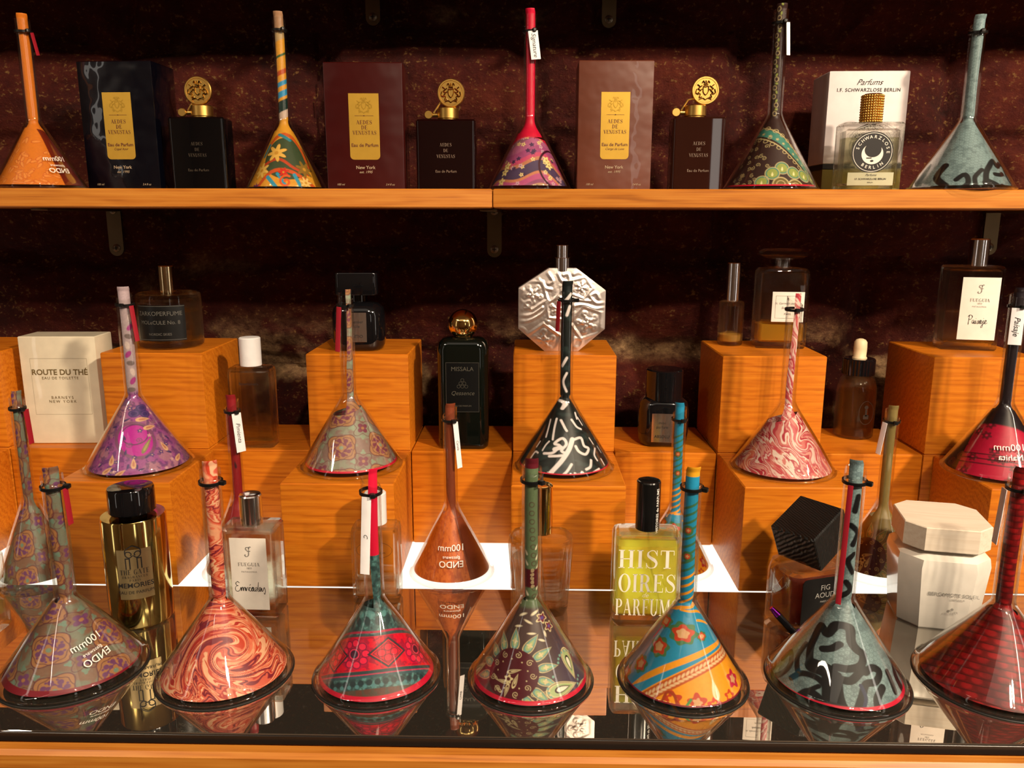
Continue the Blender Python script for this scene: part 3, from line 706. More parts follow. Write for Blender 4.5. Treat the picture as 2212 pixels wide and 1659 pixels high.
def pat_blue(X, Y):
    B, O, R_, Gd = '1f86ae', 'e8971c', 'b93a1a', 'c99a6a'
    c = Cv(X, Y, B)
    # stem stripes
    for k in range(14):
        y = -.05+k*.085; c.put(c.edge(np.abs(Y-.5*X-y)-.014)*(Y > -.09), O if k < 5 else '3a6a4a')
    for (x, y) in ((.0, .52), (0, .80)): c.circle(x, y, .055, '3c6a44'); c.circle(x, y, .03, R_); c.star(x, y, .016, 5, .3, Gd)
    for (x, y) in ((.03, -.09), (.13, -.175), (.22, -.10)): c.line([(x-.05, y+.01), (x+.10, y)], .034, O, sm=False, taper=True)
    c.line([(-.30, -.35), (-.2, -.25), (-.16, -.22), (-.12, -.235)], .02, '9a3a7a')
    for (x, y, r, n) in ((-.402, -.613, .055, 5), (-.21, -.438, .062, 5), (-.012, -.294, .066, 5), (.138, -.305, .03, 4), (-.16, -.20, .045, 4), (.6, -.3, .06, 5), (-.62, -.7, .06, 5)):
        c.star(x, y, r*1.55, 7, .10, '3d7048'); c.star(x, y, r*1.12, n, .16, R_, .3); c.star(x, y, r*.66, n, .12, Gd, .3)
    # region below the rope is yellow, with two slanting stripes above it
    def lin(P0, P1, off=0):
        nx, ny = -(P1[1]-P0[1]), P1[0]-P0[0]; L = math.hypot(nx, ny); nx, ny = nx/L, ny/L
        return nx*(X-P0[0])+ny*(Y-P0[1])-off
    bow = .10*np.clip(X, -1, 1)**2
    d1 = lin((-.45, -.80), (.32, -.36))-0
    c.put(c.edge(np.abs(d1+.0*X)-.028*sst(-.55, -.3, X)), O)
    d3 = lin((-.297, -.90), (.36, -.455))-bow*.2
    c.put(c.edge(d3-.062), O)
    c.put(c.edge(np.abs(d3-.075)-.012), B)
    c.put(c.edge(np.abs(d3)-.050), 'b4521e')
    ux, uy = (.657, .445); L = math.hypot(ux, uy); ux, uy = ux/L, uy/L
    for k in range(-8, 26):
        t = k*.042; x, y = -.297+ux*t, -.90+uy*t; y += .02*x*x
        c.ell(x-uy*.018, y+ux*.018, .026, .011, math.atan2(uy, ux)+.55, 'd9b487'); c.ell(x+uy*.018, y-ux*.018, .026, .011, math.atan2(uy, ux)-.35, 'd9b487')
    for (x, y, r, col) in ((.50, -.64, .075, 'b4123a'), (-.071, -.90, .07, R_), (.137, -.90, .075, R_), (.29, -.90, .06, 'c8321c'), (.44, -.80, .05, R_)):
        c.star(x, y, r, 5, .22, col, .5); c.star(x, y, r*.5, 5, .2, Gd if r > .07 else O, .2)
    c.line([(-.16, -.93), (-.12, -.84), (-.06, -.86), (-.03, -.95)], .025, '9a3a1a'); c.line([(.04, -.95), (.08, -.88)], .022, '3a8a4a')
    c.leaf(.285, -.765, .18, .055, 1.9, 'e8d6b0'); c.line([(.30, -.83), (.27, -.70)], .008, O, sm=False)
    return grain(X, Y, c.C, .07, 60)
def pat_black(X, Y, seed=0):
    c = Cv(X, Y, '6f868a')
    v = np.zeros(X.shape)
    u = (X*26) % 1-.5; w_ = (Y*26+.5*np.floor(X*26)) % 1-.5
    c.put(np.clip(.5-(np.abs(np.hypot(u, w_*1.3)-.3)-.06)*8, 0, 1)*.45, 'a9c3c6')
    c.put(sst(.5, .62, fbm(X*22+5, Y*22, 3))*.45, '46585e')
    K = '0c0e12'
    S = [([(-.20, -.63), (-.21, -.50), (-.19, -.40), (-.14, -.275), (-.085, -.33), (-.027, -.237), (.05, -.245), (.075, -.36), (.12, -.42), (.175, -.46), (.165, -.55), (.08, -.60), (-.009, -.605)], .058),
         ([(-.11, -.47), (-.05, -.45), (.0, -.40)], .05),
         ([(-.18, -.63), (-.06, -.66), (-.04, -.75), (-.03, -.9), (-.03, -1.02)], .11), ([(.0, -.68), (.03, -.85), (.08, -.95), (.16, -.97)], .07),
         ([(-.35, -.78), (-.26, -.72), (-.14, -.73), (-.06, -.80)], .045), ([(-.27, -.93), (-.20, -.87), (-.13, -.89), (-.10, -.93)], .06), ([(-.12, -.80), (-.2, -.86)], .035),
         ([(.0, -.70), (.10, -.70), (.16, -.62), (.19, -.58)], .06), ([(.21, -.60), (.26, -.55), (.33, -.57), (.30, -.66), (.22, -.70), (.20, -.80), (.17, -.95)], .055),
         ([(.36, -.70), (.32, -.80), (.34, -.90)], .06), ([(.42, -.55), (.46, -.62), (.5, -.7)], .05), ([(-.5, -.62), (-.42, -.55), (-.38, -.66), (-.46, -.76), (-.56, -.8)], .05),
         ([(.62, -.4), (.56, -.55), (.66, -.7), (.6, -.85)], .08), ([(-.62, -.4), (-.7, -.55), (-.6, -.7)], .07), ([(-.26, -.46), (-.32, -.58), (-.30, -.70)], .045),
         ([(-.04, .05), (.03, .12), (-.02, .2)], .05), ([(.03, .3), (-.03, .42), (.02, .5)], .045), ([(.0, .6), (.04, .72), (-.03, .8)], .05), ([(0, .95), (.03, 1.1)], .05)]
    for P, w_ in S: c.line(P, w_*1.15, K)
    c.put(sst(-.36, -.42, X)*sst(.62, .55, -Y+.0*X)*.0, K)
    c.line([(.18, -.72), (.23, -.82), (.21, -.95)], .03, '1c2444')
    return grain(X, Y, c.C, .10, 70)
def pat_leaf(X, Y):
    c = Cv(X, Y, '0d1718'); Wt = 'e6dcdc'
    c.put(sst(.5, .7, fbm(X*8, Y*20, 3))*.6, '2a3c3c')
    S = [([(-.195, -.95), (-.10, -.85), (-.02, -.75), (.05, -.62), (.08, -.50)], .052), ([(.08, -.80), (.02, -.90), (-.08, -.98)], .03),
         ([(-.22, -.66), (-.12, -.66), (-.05, -.58), (-.10, -.55), (-.02, -.49), (.02, -.56), (-.03, -.64), (.03, -.68), (-.05, -.70), (-.16, -.70)], .030), ([(-.10, -.62), (-.04, -.60)], .05),
         ([(.10, -.50), (.18, -.47), (.22, -.56), (.28, -.58), (.24, -.66), (.16, -.64), (.12, -.58)], .030), ([(-.15, -.25), (-.18, -.38), (-.20, -.46)], .02), ([(-.075, -.25), (-.10, -.36), (-.12, -.50)], .022),
         ([(-.034, -.27), (.0, -.36), (.02, -.40)], .024), ([(-.16, -.52), (-.20, -.56), (-.24, -.62)], .018), ([(.095, -.17), (.12, -.24)], .022), ([(.06, -.26), (.12, -.34), (.18, -.36)], .022), ([(.13, -.22), (.2, -.3)], .015),
         ([(-.40, -.68), (-.34, -.62), (-.30, -.64)], .022), ([(-.50, -.75), (-.43, -.78), (-.38, -.88)], .02), ([(-.36, -.78), (-.32, -.88)], .024), ([(.31, -.72), (.30, -.80), (.25, -.84)], .03), ([(.38, -.55), (.36, -.64), (.40, -.70)], .022),
         ([(.2, -.88), (.24, -.92)], .03), ([(.34, -.86), (.42, -.80)], .024), ([(.47, -.66), (.52, -.72)], .02), ([(.44, -.50), (.50, -.56)], .018), ([(.12, -.90), (.10, -.97)], .024), ([(-.28, -.50), (-.33, -.56)], .016), ([(.30, -.44), (.36, -.50)], .016),
         ([(-.03, -.02), (.0, -.07), (-.02, -.13)], .03), ([(.02, .10), (-.02, .22), (.03, .33)], .03), ([(-.03, .42), (.03, .52)], .035), ([(.0, 1.05), (.03, 1.15)], .04), ([(-.03, 1.22), (.04, 1.3)], .04)]
    for P, w_ in S: c.line(P, w_, Wt)
    return c.C
def pat_violet(X, Y):
    c = Cv(X, Y, '9a4f92')
    c.put(sst(.40, .6, fbm(X*8, Y*8, 3)), 'a8728c'); c.put(sst(.55, .62, fbm(X*30, Y*30, 2))*.6, '4a2a6a')
    c.ell(-.02, -.55, .19, .24, .4, '7c4a70'); c.ell(-.02, -.55, .155, .20, .4, 'b81a9a'); c.ring(-.02, -.48, .12, .012, '5a2a5a')
    r2 = np.random.RandomState(3)
    for k in range(110):
        x = r2.uniform(-.8, .8); y = -r2.uniform(.1, 1.02); q = r2.randint(4)
        if q == 0: c.leaf(x, y, .075, .02, r2.uniform(0, 6), '3c2a66')
        elif q == 1: c.star(x, y, .022, 5, .3, '4a3078', r2.uniform(0, 2)); c.circle(x, y, .007, 'd8b090')
        elif q == 2: c.spiral(x, y, .035, r2.uniform(0, 6), '6a4a6a', .008)
        else: c.star(x, y, .018, 5, .25, 'c89aa0', r2.uniform(0, 2))
    for (x, y, a) in ((-.20, -.91, .5), (-.061, -.82, 1.5), (.26, -.63, 2.2), (.12, -.40, .3), (-.27, -.73, 1.3), (-.33, -.84, .4), (.42, -.75, 1), (.06, -.30, .1)):
        c.leaf(x, y, .13, .045, a, 'dcae82'); c.leaf(x, y, .08, .02, a, 'b9755e')
    for (x, y) in ((.03, -.20), (.08, -.235), (-.01, -.225), (.05, -.16)): c.circle(x, y, .045, '40306a'); c.ring(x, y, .03, .006, '6a4a8a')
    c.leaf(.08, -.62, .22, .04, 1.1, '7a7848'); c.leaf(.08, -.62, .16, .02, 1.1, 'a8985a')
    c.put(sst(.0, .12, Y), 'b6a2a8'); 
    for k in range(9): c.ell(.0+.03*math.sin(k), .08+k*.11, .05, .03, k, ('7a6a6a', 'a8408a', 'd8c4c0')[k % 3])
    return grain(X, Y, c.C, .15, 90)
def pat_crimson(X, Y):
    c = Cv(X, Y, 'b40f38'); K = '2a0a14'
    r2 = np.random.RandomState(5)
    for k in range(60):
        x = r2.uniform(-.8, .8); y = -r2.uniform(.15, 1.0); n = 6
        c.star(x, y, .045, n, .22, '6a1626', r2.uniform(0, 2)); c.circle(x, y, .014, 'c8204a')
    for y in (-.66, -.72, -.78): c.put(c.edge(np.abs(Y-y-.3*X*X)-.008)*.7, K)
    c.half(-1, .25, .20, '2c0c10')
    for (x, y) in ((-.38, -.66), (-.30, -.8), (-.5, -.72), (-.45, -.9)):
        for r in (.05, .035, .02): c.ring(x, y, r, .006, '8a3a26')
    c.put(sst(-.30, -.27, Y+.1*X), '181018')
    return grain(X, Y, c.C, .12, 70)
def pat_scale(X, Y):
    c = Cv(X, Y, '6e0a0c')
    row = np.floor(-Y*15); u = (X*9+.5*(row % 2)+.15*np.sin(row)) % 1-.5; v = (-Y*15) % 1
    c.put(np.clip(.5+(.34-np.hypot(u, (v-.3)*.8))*7, 0, 1)*.75, 'a3141a'); c.put(sst(.75, .95, v)*.8, '3a0608')
    c.put(sst(.46, .62, fbm(X*5+2, Y*7, 3))*.55, '3c0508')
    return grain(X, Y, c.C, .18, 60)
def pat_orange(X, Y):
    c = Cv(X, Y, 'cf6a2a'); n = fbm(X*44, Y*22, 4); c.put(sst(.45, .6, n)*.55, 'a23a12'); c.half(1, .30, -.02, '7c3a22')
    return grain(X, Y, c.C, .16, 120)
def pat_orangeleaf(X, Y):
    c = Cv(X, Y, 'd97820'); r2 = np.random.RandomState(9)
    for k in range(120):
        x = r2.uniform(-.8, .4); y = -r2.uniform(.25, 1.02); a = r2.uniform(0, 6)
        c.leaf(x, y, .12, .040, a, 'c45a1c'); c.leaf(x, y, .10, .028, a, 'e48c3c')
    c.put(c.edge(-.03-(X+.35*Y))*(Y < -.12), '6a1c0a')  # dark right part: bare, shaded glass put into the paper colour
    return grain(X, Y, c.C, .1, 80)
def pat_yellow(X, Y):
    c = Cv(X, Y, 'd9992c')
    c.put(sst(-.12, -.42, Y)*0+c.edge(np.hypot(X-.02, Y+.55)-.30)*.9, '3a4a30')
    for (P, w_, col) in (([(-.5, -.95), (-.2, -.72), (.1, -.75), (.5, -.95)], .05, 'c8501c'), ([(-.2, -.3), (0, -.2), (.2, -.35), (.32, -.6)], .05, 'c4561c'), ([(-.35, -.6), (-.1, -.55), (.1, -.68), (.3, -.72)], .04, 'b8401a'),
                         ([(-.25, -.78), (-.15, -.95)], .05, '2f93b4'), ([(-.12, -.76), (.0, -.98)], .04, '2f93b4'), ([(.1, -.78), (.2, -.98)], .05, '2f93b4'), ([(-.3, -.42), (-.2, -.3)], .05, '2f8090'), ([(-.05, -.2), (.05, -.28)], .04, '2f8090')):
        c.line(P, w_, col)
    for (x, y, r, col) in ((-.109, -.458, .13, 'e0b050'), (-.337, -.642, .12, 'e6bc5c'), (.24, -.66, .12, '8a6a28'), (-.041, -.746, .07, 'cc2014'), (.25, -.86, .09, 'e8c070'), (-.45, -.85, .06, '6a2a6a')):
        c.star(x, y, r*.8, 7, .35, '6a4a1a', .3); c.star(x, y, r*.74, 7, .35, col, .3); c.circle(x, y, r*.2, 'c89030')
    c.spiral(-.017, -.88, .09, 1, 'd8581c', .03, 1.3)
    c.put(sst(.10, .2, Y)*.0, 'd9992c')
    for k, (y, col) in enumerate(((.02, 'c8b0a0'), (.12, '14302c'), (.26, 'd9992c'), (.30, '2f8fc0'), (.38, 'd9992c'), (.44, '2f8fc0'), (.50, 'd9992c'), (.58, 'b84a1c'), (.64, 'd9992c'), (.80, '2a5a30'), (.83, 'd9992c'), (1.0, 'b89a6a'), (1.15, 'a88060'), (1.5, 'a8401c'))):
        c.put(c.edge(y-(Y-.4*X))*(Y > -.1), col)
    c.put(c.edge(.12-(X+.5*Y))*(Y < -.14), '4a100c')  # shade on the right half, painted into the paper colour
    return grain(X, Y, c.C, .10, 70)
def pat_pink(X, Y):
    c = Cv(X, Y, '8a5a6c'); 
    bands = [(-.30, 'a85c84'), (-.42, '9c4a7a'), (-.52, 'c04a70'), (-.58, 'b8785a'), (-.63, '4c3c5c'), (-.74, '4a3a58'), (-.78, 'c07a5a'), (-.82, 'b05080'), (-.90, '8a4a70'), (-.95, 'b08468')]
    for y, col in bands: c.put(c.edge(Y-y-.06*np.sin(X*9)), col)
    r2 = np.random.RandomState(2)
    for k in range(90):
        x = r2.uniform(-.7, .7); y = -r2.uniform(.2, 1.02); q = r2.randint(3)
        c.star(x, y, .024, 5, .3, ('e0c88a', '3a2a50', 'c8a0b0')[q], r2.uniform(0, 2)); c.circle(x, y, .007, '5a2a4a')
    for (x, y) in ((-.34, -.68), (-.39, -.80), (-.30, -.60), (.22, -.55), (.26, -.62)): c.star(x, y, .045, 5, .3, 'e6d48e'); c.circle(x, y, .012, 'a87a4a')
    c.put(c.edge(np.abs(np.hypot(X-.42, Y+.64)-.30)-.014), '3a0a20')
    c.put(sst(-.30, -.26, Y), 'cc1038')
    return grain(X, Y, c.C, .12, 80)
def pat_teal(X, Y):
    c = Cv(X, Y, '33201e'); Gd = 'b9a878'
    def strip(P, w_, col): c.line(P, w_, col)
    strip([(-.30, -.10), (-.05, -.26), (.18, -.42), (.45, -.60)], .15, Gd); strip([(-.30, -.10), (-.05, -.26), (.18, -.42), (.45, -.60)], .125, '33201e'); strip([(-.30, -.09), (-.05, -.25), (.18, -.41), (.45, -.59)], .095, '3f7f70')
    for t in range(12):
        x = -.3+t*.068; y = -.10-(x+.3)*.68
        c.ring(x-.045, y-.065, .022, .007, Gd); c.ring(x+.045, y+.065, .022, .007, Gd); c.star(x, y, .014, 5, .4, Gd)
    for (x, y) in ((.12, -.71), (.015, -.79), (.26, -.74), (-.10, -.90), (.40, -.72), (.55, -.65)):
        c.circle(x, y, .085, Gd); c.circle(x, y, .075, '3f7f70'); c.circle(x, y, .06, '8f9a4c'); c.leaf(x, y-.01, .06, .02, 1.57, 'e0d8a0')
    for (x, y) in ((.12, -.93), (.30, -.92)): c.circle(x, y, .10, Gd); c.circle(x, y, .085, '6a5a2a'); c.ring(x, y, .05, .01, Gd)
    r2 = np.random.RandomState(4)
    for k in range(50):
        x = r2.uniform(-.7, -.02); y = -r2.uniform(.3, 1.0); c.spiral(x, y, .028, r2.uniform(0, 6), Gd, .006, 1.2, 1 if k % 2 else -1)
    for k in range(14): c.ring(-.02+.02*math.sin(k*2), .02+k*.1, .025, .008, Gd); c.ell(0, .07+k*.1, .02, .012, k, '8f9a4c')
    return grain(X, Y, c.C, .12, 80)
def pat_red_floral(X, Y):
    c = Cv(X, Y, '8a1a22'); r2 = np.random.RandomState(12)
    for k in range(70):
        x = r2.uniform(-.8, .8); y = r2.uniform(-1, .9); c.leaf(x, y, .09, .03, r2.uniform(0, 6), ('c8203a', '5a6a3a', '3a1a20', 'd07a5a')[r2.randint(4)])
    return grain(X, Y, c.C, .12, 70)

# ------------------------------------------------------------------ glass funnels with rolled paper
KPHI = .54
def attr_paint(m, rgb):
    at = m.color_attributes.new('print', 'FLOAT_COLOR', 'POINT'); n = len(m.vertices)
    c = np.ones((n, 4), np.float32); c[:, :3] = np.clip(rgb.reshape(-1, 3), 0, 1); at.data.foreach_set('color', c.ravel())
def funnel(label, l, r, yb, z, yapex, ytop, pat, group, Y=None, ring=False, res=1, top=.16, topslope=0., bot=.93, bslope=0., stripe=None, stem=1.0,
           cut=0., cutdir=0., tongue=(-.9, .9, -.02, 1.03), tagw=None, tie=.88, tiedir=.4, text=None, spin=0., srad=None, xb=None, tcol=None, tsplit=.93, name='glass_funnel'):
    # where it stands
    cx = (l+r)/2 if xb is None else xb
    R = .05
    for _ in range(8):
        if Y is None: Pf = at_z(cx, yb, z); P = Vector((Pf.x*(1+R/Pf.y*.0), Pf.y+R, z)); P.x = at_y(cx, proj(P)[1], P.y).x
        else: P = at_y(cx, yb, Y); P.z = z
        R = (r-l)/2*zdep(P)/F_PX*.985
    def hz(py):
        q = Vector((P.x, P.y, z)); d = ray(proj(q)[0], py); return (CAMP+d*(P.y/d.y)).z-z
    zo = .0010 if ring else .0006
    hc = hz(yapex)-zo; ht = hz(ytop)-zo
    rs = srad if srad else .0076*(R/.05)**.5
    rz = -math.atan2(P.x, P.y)
    o = root(name, label, 'funnel', (P.x, P.y, z), rz+spin, group)
    # glass: outer wall, top lip cut at a slant, inner wall, rim bead
    n = 96 if res > 0 else 64; wt = .0009
    def wall(off, zt):
        pr = []
        for k in range(15):
            t = k/14; pr.append((rs+(R-.0018-rs)*(1-t)**1.0+off, zo+.003+(hc-.003)*t))
        # small fillet between cone and stem
        a = pr[-2]; pr[-1] = (rs+off+.0009, pr[-1][1]-.0006); pr += [(rs+off, zo+hc+.0025), (rs+off, zo+hc+.0045)]
        for k in range(1, 7): pr.append((rs+off, zo+hc+.0045+(zt-hc-.0045)*k/6))
        return pr
    out = [(R-.0010, zo), (R, zo+.0008), (R, zo+.0017), (R-.0009, zo+.0026)]+wall(0, ht)
    inn = wall(-wt, ht)[::-1]+[(R-.0034, zo+.0008)]
    prof = out+inn
    g = lathe(prof, n, closed=True)
    if cut:
        z1 = zo+hc+.03
        for v in g.V:
            if v.z > z1:
                d = (v.x*math.sin(cutdir)-v.y*math.cos(cutdir))/rs
                v.z += -cut*(d+1)*.5*((v.z-z1)/(zo+ht-z1))**6
    part('glass_body', g.mesh('glass', 1.2), THIN, o)
    if ring:
        rg = lathe([(R+.0002, 0), (R+.0008, .0005), (R+.0002, .0010), (R-.0012, .0010), (R-.0018, .0005), (R-.0012, 0)], n, closed=True)
        part('dark_ring', rg.mesh('ring'), DULLBLACK, o)  # dull black ring under the glass rim
    # paper cone
    nf, ns = ((380, 240) if res == 2 else (230, 150) if res == 1 else (150, 90))
    th = np.concatenate([np.linspace(-PI*1.0, -1.9, 24)[:-1], np.linspace(-1.9, 1.9, nf), np.linspace(1.9, PI*1.0, 24)[1:]])
    v = np.linspace(0, 1, ns); TH, VV = np.meshgrid(th, v)
    s0 = top+topslope*np.sin(TH)*.5; s1 = np.minimum(bot+bslope*np.sin(TH), .972); S = s0+(s1-s0)*VV
    rr = rs+(R-rs)*S-.0026-.0012*(TH+PI)/(2*PI); rr = np.maximum(rr, .003)
    rr = rr + .0005*np.sin(TH*3+S*5)
    Zc = zo+hc*(1-S)
    V = np.stack([rr*np.sin(TH), -rr*np.cos(TH), Zc], -1).reshape(-1, 3)
    pm_ = mesh('paper', V, grid_faces(len(th), ns), sharp=0)
    X = S*np.sin(TH*KPHI); Yd = -S*np.cos(TH*KPHI)
    C = pat(X, Yd)
    if stripe is not None:
        k = sst(stripe[0]-.004, stripe[0]+.004, S-stripe[2]*np.sin(TH+stripe[3]) if len(stripe) > 2 else S)[..., None]
        C = C*(1-k)+np.array(stripe[1])*k
    attr_paint(pm_, C)
    pc = part('paper_cone', pm_, PRINT, o)
    # tongue of paper up the stem
    a0, a1, b0, b1 = tongue; nu, nv2 = 26, (260 if res == 2 else 160)
    u = np.linspace(-1, 1, nu); vv = np.linspace(0, 1, nv2); U, W = np.meshgrid(u, vv)
    A = (a0+a1)/2*1.2+U*(a1-a0)/2*1.45; rt = (rs-wt)*.80
    zb = zo+hc*(1-top)*1.0-.001; zt2 = zo+ht*1.0+b1*0-.0+(b1-1)*ht
    Zt = zb+(zt2-zb)*W
    hump = sst(hc*(1-top)+zo, hc+zo+.004, Zt)
    rloc = rt*hump + (1-hump)*(rs+(R-rs)*np.clip((1-(Zt-zo)/hc), 0, 1)-.0036)
    # pointed, curled tip
    tip = sst(.955, 1.0, W); A = A*(1-.35*tip); rloc = rloc*(1+.25*tip)
    A = A + .25*np.sin(W*5+R*900)
    Vt = np.stack([rloc*np.sin(A), -rloc*np.cos(A), Zt], -1).reshape(-1, 3)
    tm = mesh('tongue', Vt, grid_faces(nu, nv2), sharp=0)
    Ct = pat(U*.09*(a1-a0)/1.8, np.maximum(-top*1.0+(Zt-zb)/(hc)*.9, -top))
    if tcol is not None: Ct = np.where((W > tsplit)[..., None], np.array(tcol), Ct)
    attr_paint(tm, Ct)
    sm = tm
    tp = part('paper_tongue', tm, PRINT, o)
    # cable tie with its head
    zt3 = zo+hc+(ht-hc)*tie
    g = lathe([(rs+.0002, -.0012), (rs+.0013, -.0012), (rs+.0013, .0012), (rs+.0002, .0012)], 40, closed=True)
    g.xf(Matrix.Translation((0, 0, zt3)) @ Matrix.Rotation(.06, 4, 'X'))
    t = part('cable_tie', g.mesh('tie'), BLACKP, o)
    hg = box(0, -rs-.0026, 0, .0040, .0050, .0036, .0006); hg.xf(Matrix.Translation((0, 0, zt3)) @ Matrix.Rotation(tiedir, 4, 'Z'))
    part('tie_head', hg.mesh(), BLACKP, t)
    # tag hanging from the tie: (angle, length, width, text, colour, tilt)
    if tagw:
        an, ln, wd, tx, col, tl = tagw
        g = box(0, -.0004, -ln/2, wd, .0004, ln, .0001)
        Mx = Matrix.Translation((0, 0, zt3-.001)) @ Matrix.Rotation(an, 4, 'Z') @ Matrix.Translation((0, -rs-.0018, 0)) @ Matrix.Rotation(tl, 4, 'Y') @ Matrix.Rotation(-.05, 4, 'X')
        tg = part('tag', g.xf(Mx).mesh(), col, o)
        if tx:
            tvs, tf = text_geo(tx, wd*.62, .3); g = G()
            g.add([(-b, -.0008, -ln*.5-a) for a, b in tvs], tf)
            g.V = [Vector((-v_.x, v_.y, v_.z)) for v_ in g.V]
            part('lettering', g.xf(Mx).mesh(smooth=False), INK, tg)
    # white print on the glass, upside down: (theta, s, scale, kind)
    if text:
        th0, s_0, sc, kind, rot = text; L = math.hypot(hc, R-rs); g = G()
        rows = [('ENDO', .0078, .0, .0003), ('glassware', .0040, .0066, 0), ('100mm', .0082, .0142, 0)] if kind == 'E' else [('Nahita', .0070, 0, .0002), ('100mm', .0080, .0085, 0)]
        for tx, sz, dy, bo in rows:
            V2, F2 = text_geo(tx, sz*sc, 0, bo*20)
            VV2 = []
            for a, b in V2:
                a2 = a; b2 = b-dy*-1*sc
                ca, sa = math.cos(rot), math.sin(rot); a3, b3 = a2*ca-b2*sa, a2*sa+b2*ca
                s_ = s_0-b3/L; r_ = rs+(R-rs)*s_+.00035; tt = th0-a3/r_
                VV2.append((r_*math.sin(tt), -r_*math.cos(tt), zo+hc*(1-s_)))
            g.add(VV2, F2)
        part('lettering', g.mesh(smooth=False), WINK, o)
    FUN.append((label, o, R, rs, hc, ht, zo)); return o
FUN = []

# ------------------------------------------------------------------ the funnels, row by row
GF, GM, GU, GB = 'funnels standing on the mirror', 'funnels on the front cubes', 'funnels on the upper shelf', 'funnels behind the bottles'
RED = tuple(hx('c60f34')); DRED = tuple(hx('7c0c22')); REDP = pm('red paper slip', tuple(hx('a01428')), .6)
GLOSSP = attr_mat('satin printed paper', .30, .5, .3)
QF = pat_quatrefoil()
funnel('glass funnel with mauve and teal quatrefoil paper, first in the front row', 10, 313, 1532, ZT, 1285, 1018, QF, GF, ring=True, res=2, bot=.93, stripe=(.885, DRED, .03, .2), top=.06,
       cut=.009, text=(.42, .66, 1.05, 'E', -.22), tagw=(.9, .03, .006, '', REDP, 0), tiedir=1.1)
funnel('glass funnel with red and cream marbled paper, front row beside the gold bottle', 343, 632, 1537, ZT, 1290, 1005,
       pat_marble(['c8452e', 'e0785a', 'e8a27c', 'b02c28', 'd86a50', '7c2030', 'd4604a', 'edb690'], .12, .80, .6, 3.1, [(.05, -.52, .22, 3.6), (-.25, -.8, .16, -2.2), (.25, -.8, .15, 2.0)]), GF, ring=True, res=2, top=.03, bot=.955, cut=.010, tiedir=.9)
funnel('glass funnel with crimson rosette band between teal bands, on the mirror', 677, 953, 1538, ZT, 1290, 1030, pat_band, GF, ring=True, res=2, top=.08, bot=.95, stripe=(.90, RED, -.01, 0), cut=.008, cutdir=1.2,
       tagw=(-.35, .062, .0075, 'C', TAGW, .04), tcol=tuple(hx('d8143c')), tiedir=.1, tongue=(-.2, .9, 0, 1.05), tsplit=.38)
funnel('glass funnel with dark plum paisley disc and sage petals, front row centre on the mirror', 1009, 1282, 1545, ZT, 1290, 1000, pat_paisley(), GF, ring=True, res=2, top=.02, bot=.955, stripe=(.915, RED, .0, 0), cut=.007, cutdir=.3, tiedir=.8,
       tcol=tuple(hx('5a1420')))
funnel('glass funnel with bright blue and yellow floral paper, front row on the mirror', 1334, 1614, 1550, ZT, 1295, 1018, pat_blue, GF, ring=True, res=2, top=.03, bot=.95, stripe=(.935, DRED), cut=.012, tiedir=1.2, tcol=tuple(hx('d99a20')))
funnel('glass funnel with grey-blue paper under bold black brush curls, front row on the mirror', 1656, 1957, 1557, ZT, 1290, 1003, pat_black, GF, ring=True, res=2, top=.10, bot=.95, stripe=(.93, RED, -.02, 0), cut=.010, tiedir=1.3, tongue=(-.5, 1.0, 0, 1.03),
       tagw=(-.25, .095, .004, '', REDP, .0))
funnel('glass funnel with deep red scalloped paper, cut by the right edge in the front row', 1984, 2306, 1563, ZT, 1300, 1018, pat_scale, GF, ring=True, res=2, top=.12, bot=.95, cut=.010, tagw=(-1.1, .045, .008, '', TAGW, 0))
YMX = YB-.0535
funnel('glass funnel with pink and violet paisley paper, first on the front cubes', 193, 419, 1037, T1, 852, 630, pat_violet, GM, Y=.7955, res=1, top=.05, bot=.955, cut=.008, tagw=(.6, .036, .005, '', REDP, -.06), tiedir=-.3)
funnel('glass funnel with bronze and mauve quatrefoil paper, on a front cube', 650, 873, 1036, T1, 852, 632, pat_quatrefoil('8a7068', '6b3c3c', '8a9a84', '7a3c50', 'a87a54', .36, -.10, -.62), GM, Y=YMX, res=1, top=.22, topslope=-.10, bot=.93, stripe=(.905, RED), cut=.007, cutdir=1.2,
       tagw=(-.7, .045, .006, '', REDP, .05), tongue=(0, 1.0, 0, 1.02))
funnel('glass funnel with black and white leaf paper, standing before the silver flask', 1108, 1328, 1042, T1, 858, 618, pat_leaf, GM, Y=YMX, res=1, top=.0, bot=.93, stripe=(.915, RED), cut=.005, tiedir=1.2, tagw=(-.9, .03, .006, '', REDP, 0))
funnel('glass funnel with white and crimson marbled paper, standing before the cube with the decanter', 1576, 1800, 1045, T1, 868, 640,
       pat_marble(['d8b8ae', 'b8404a', 'c8706a', 'e0c8bc', 'a82a3a', 'cf8f84', 'b85058'], -.95, 1.1, .30, 7.7, [(-.35, -.7, .10, 2.2), (.22, -.5, .12, -2.5)]), GM, Y=YMX, res=1, top=.22, topslope=-.16, bot=.95, stripe=(.955, DRED), cut=.009, cutdir=1.3, tiedir=.3, tongue=(-.1, .8, 0, 1.02))
funnel('glass funnel with half black, half crimson paper, front cube at the right edge', 2036, 2260, 1048, T1, 868, 632, pat_crimson, GM, Y=.7955, res=1, top=.12, bot=.95, text=(.30, .66, 1.2, 'N', -.05), tagw=(.1, .036, .0115, 'Paisaje', TAGW, 0), cut=.004)
funnel('glass funnel with orange leaf paper, leftmost on the upper shelf', -6, 184, 405, ZS1, 262, 42, pat_orangeleaf, GU, Y=.878, res=1, top=.1, bot=.95, text=(.55, .74, 1.0, 'E', .0), tagw=(.9, .022, .005, '', REDP, -.2))
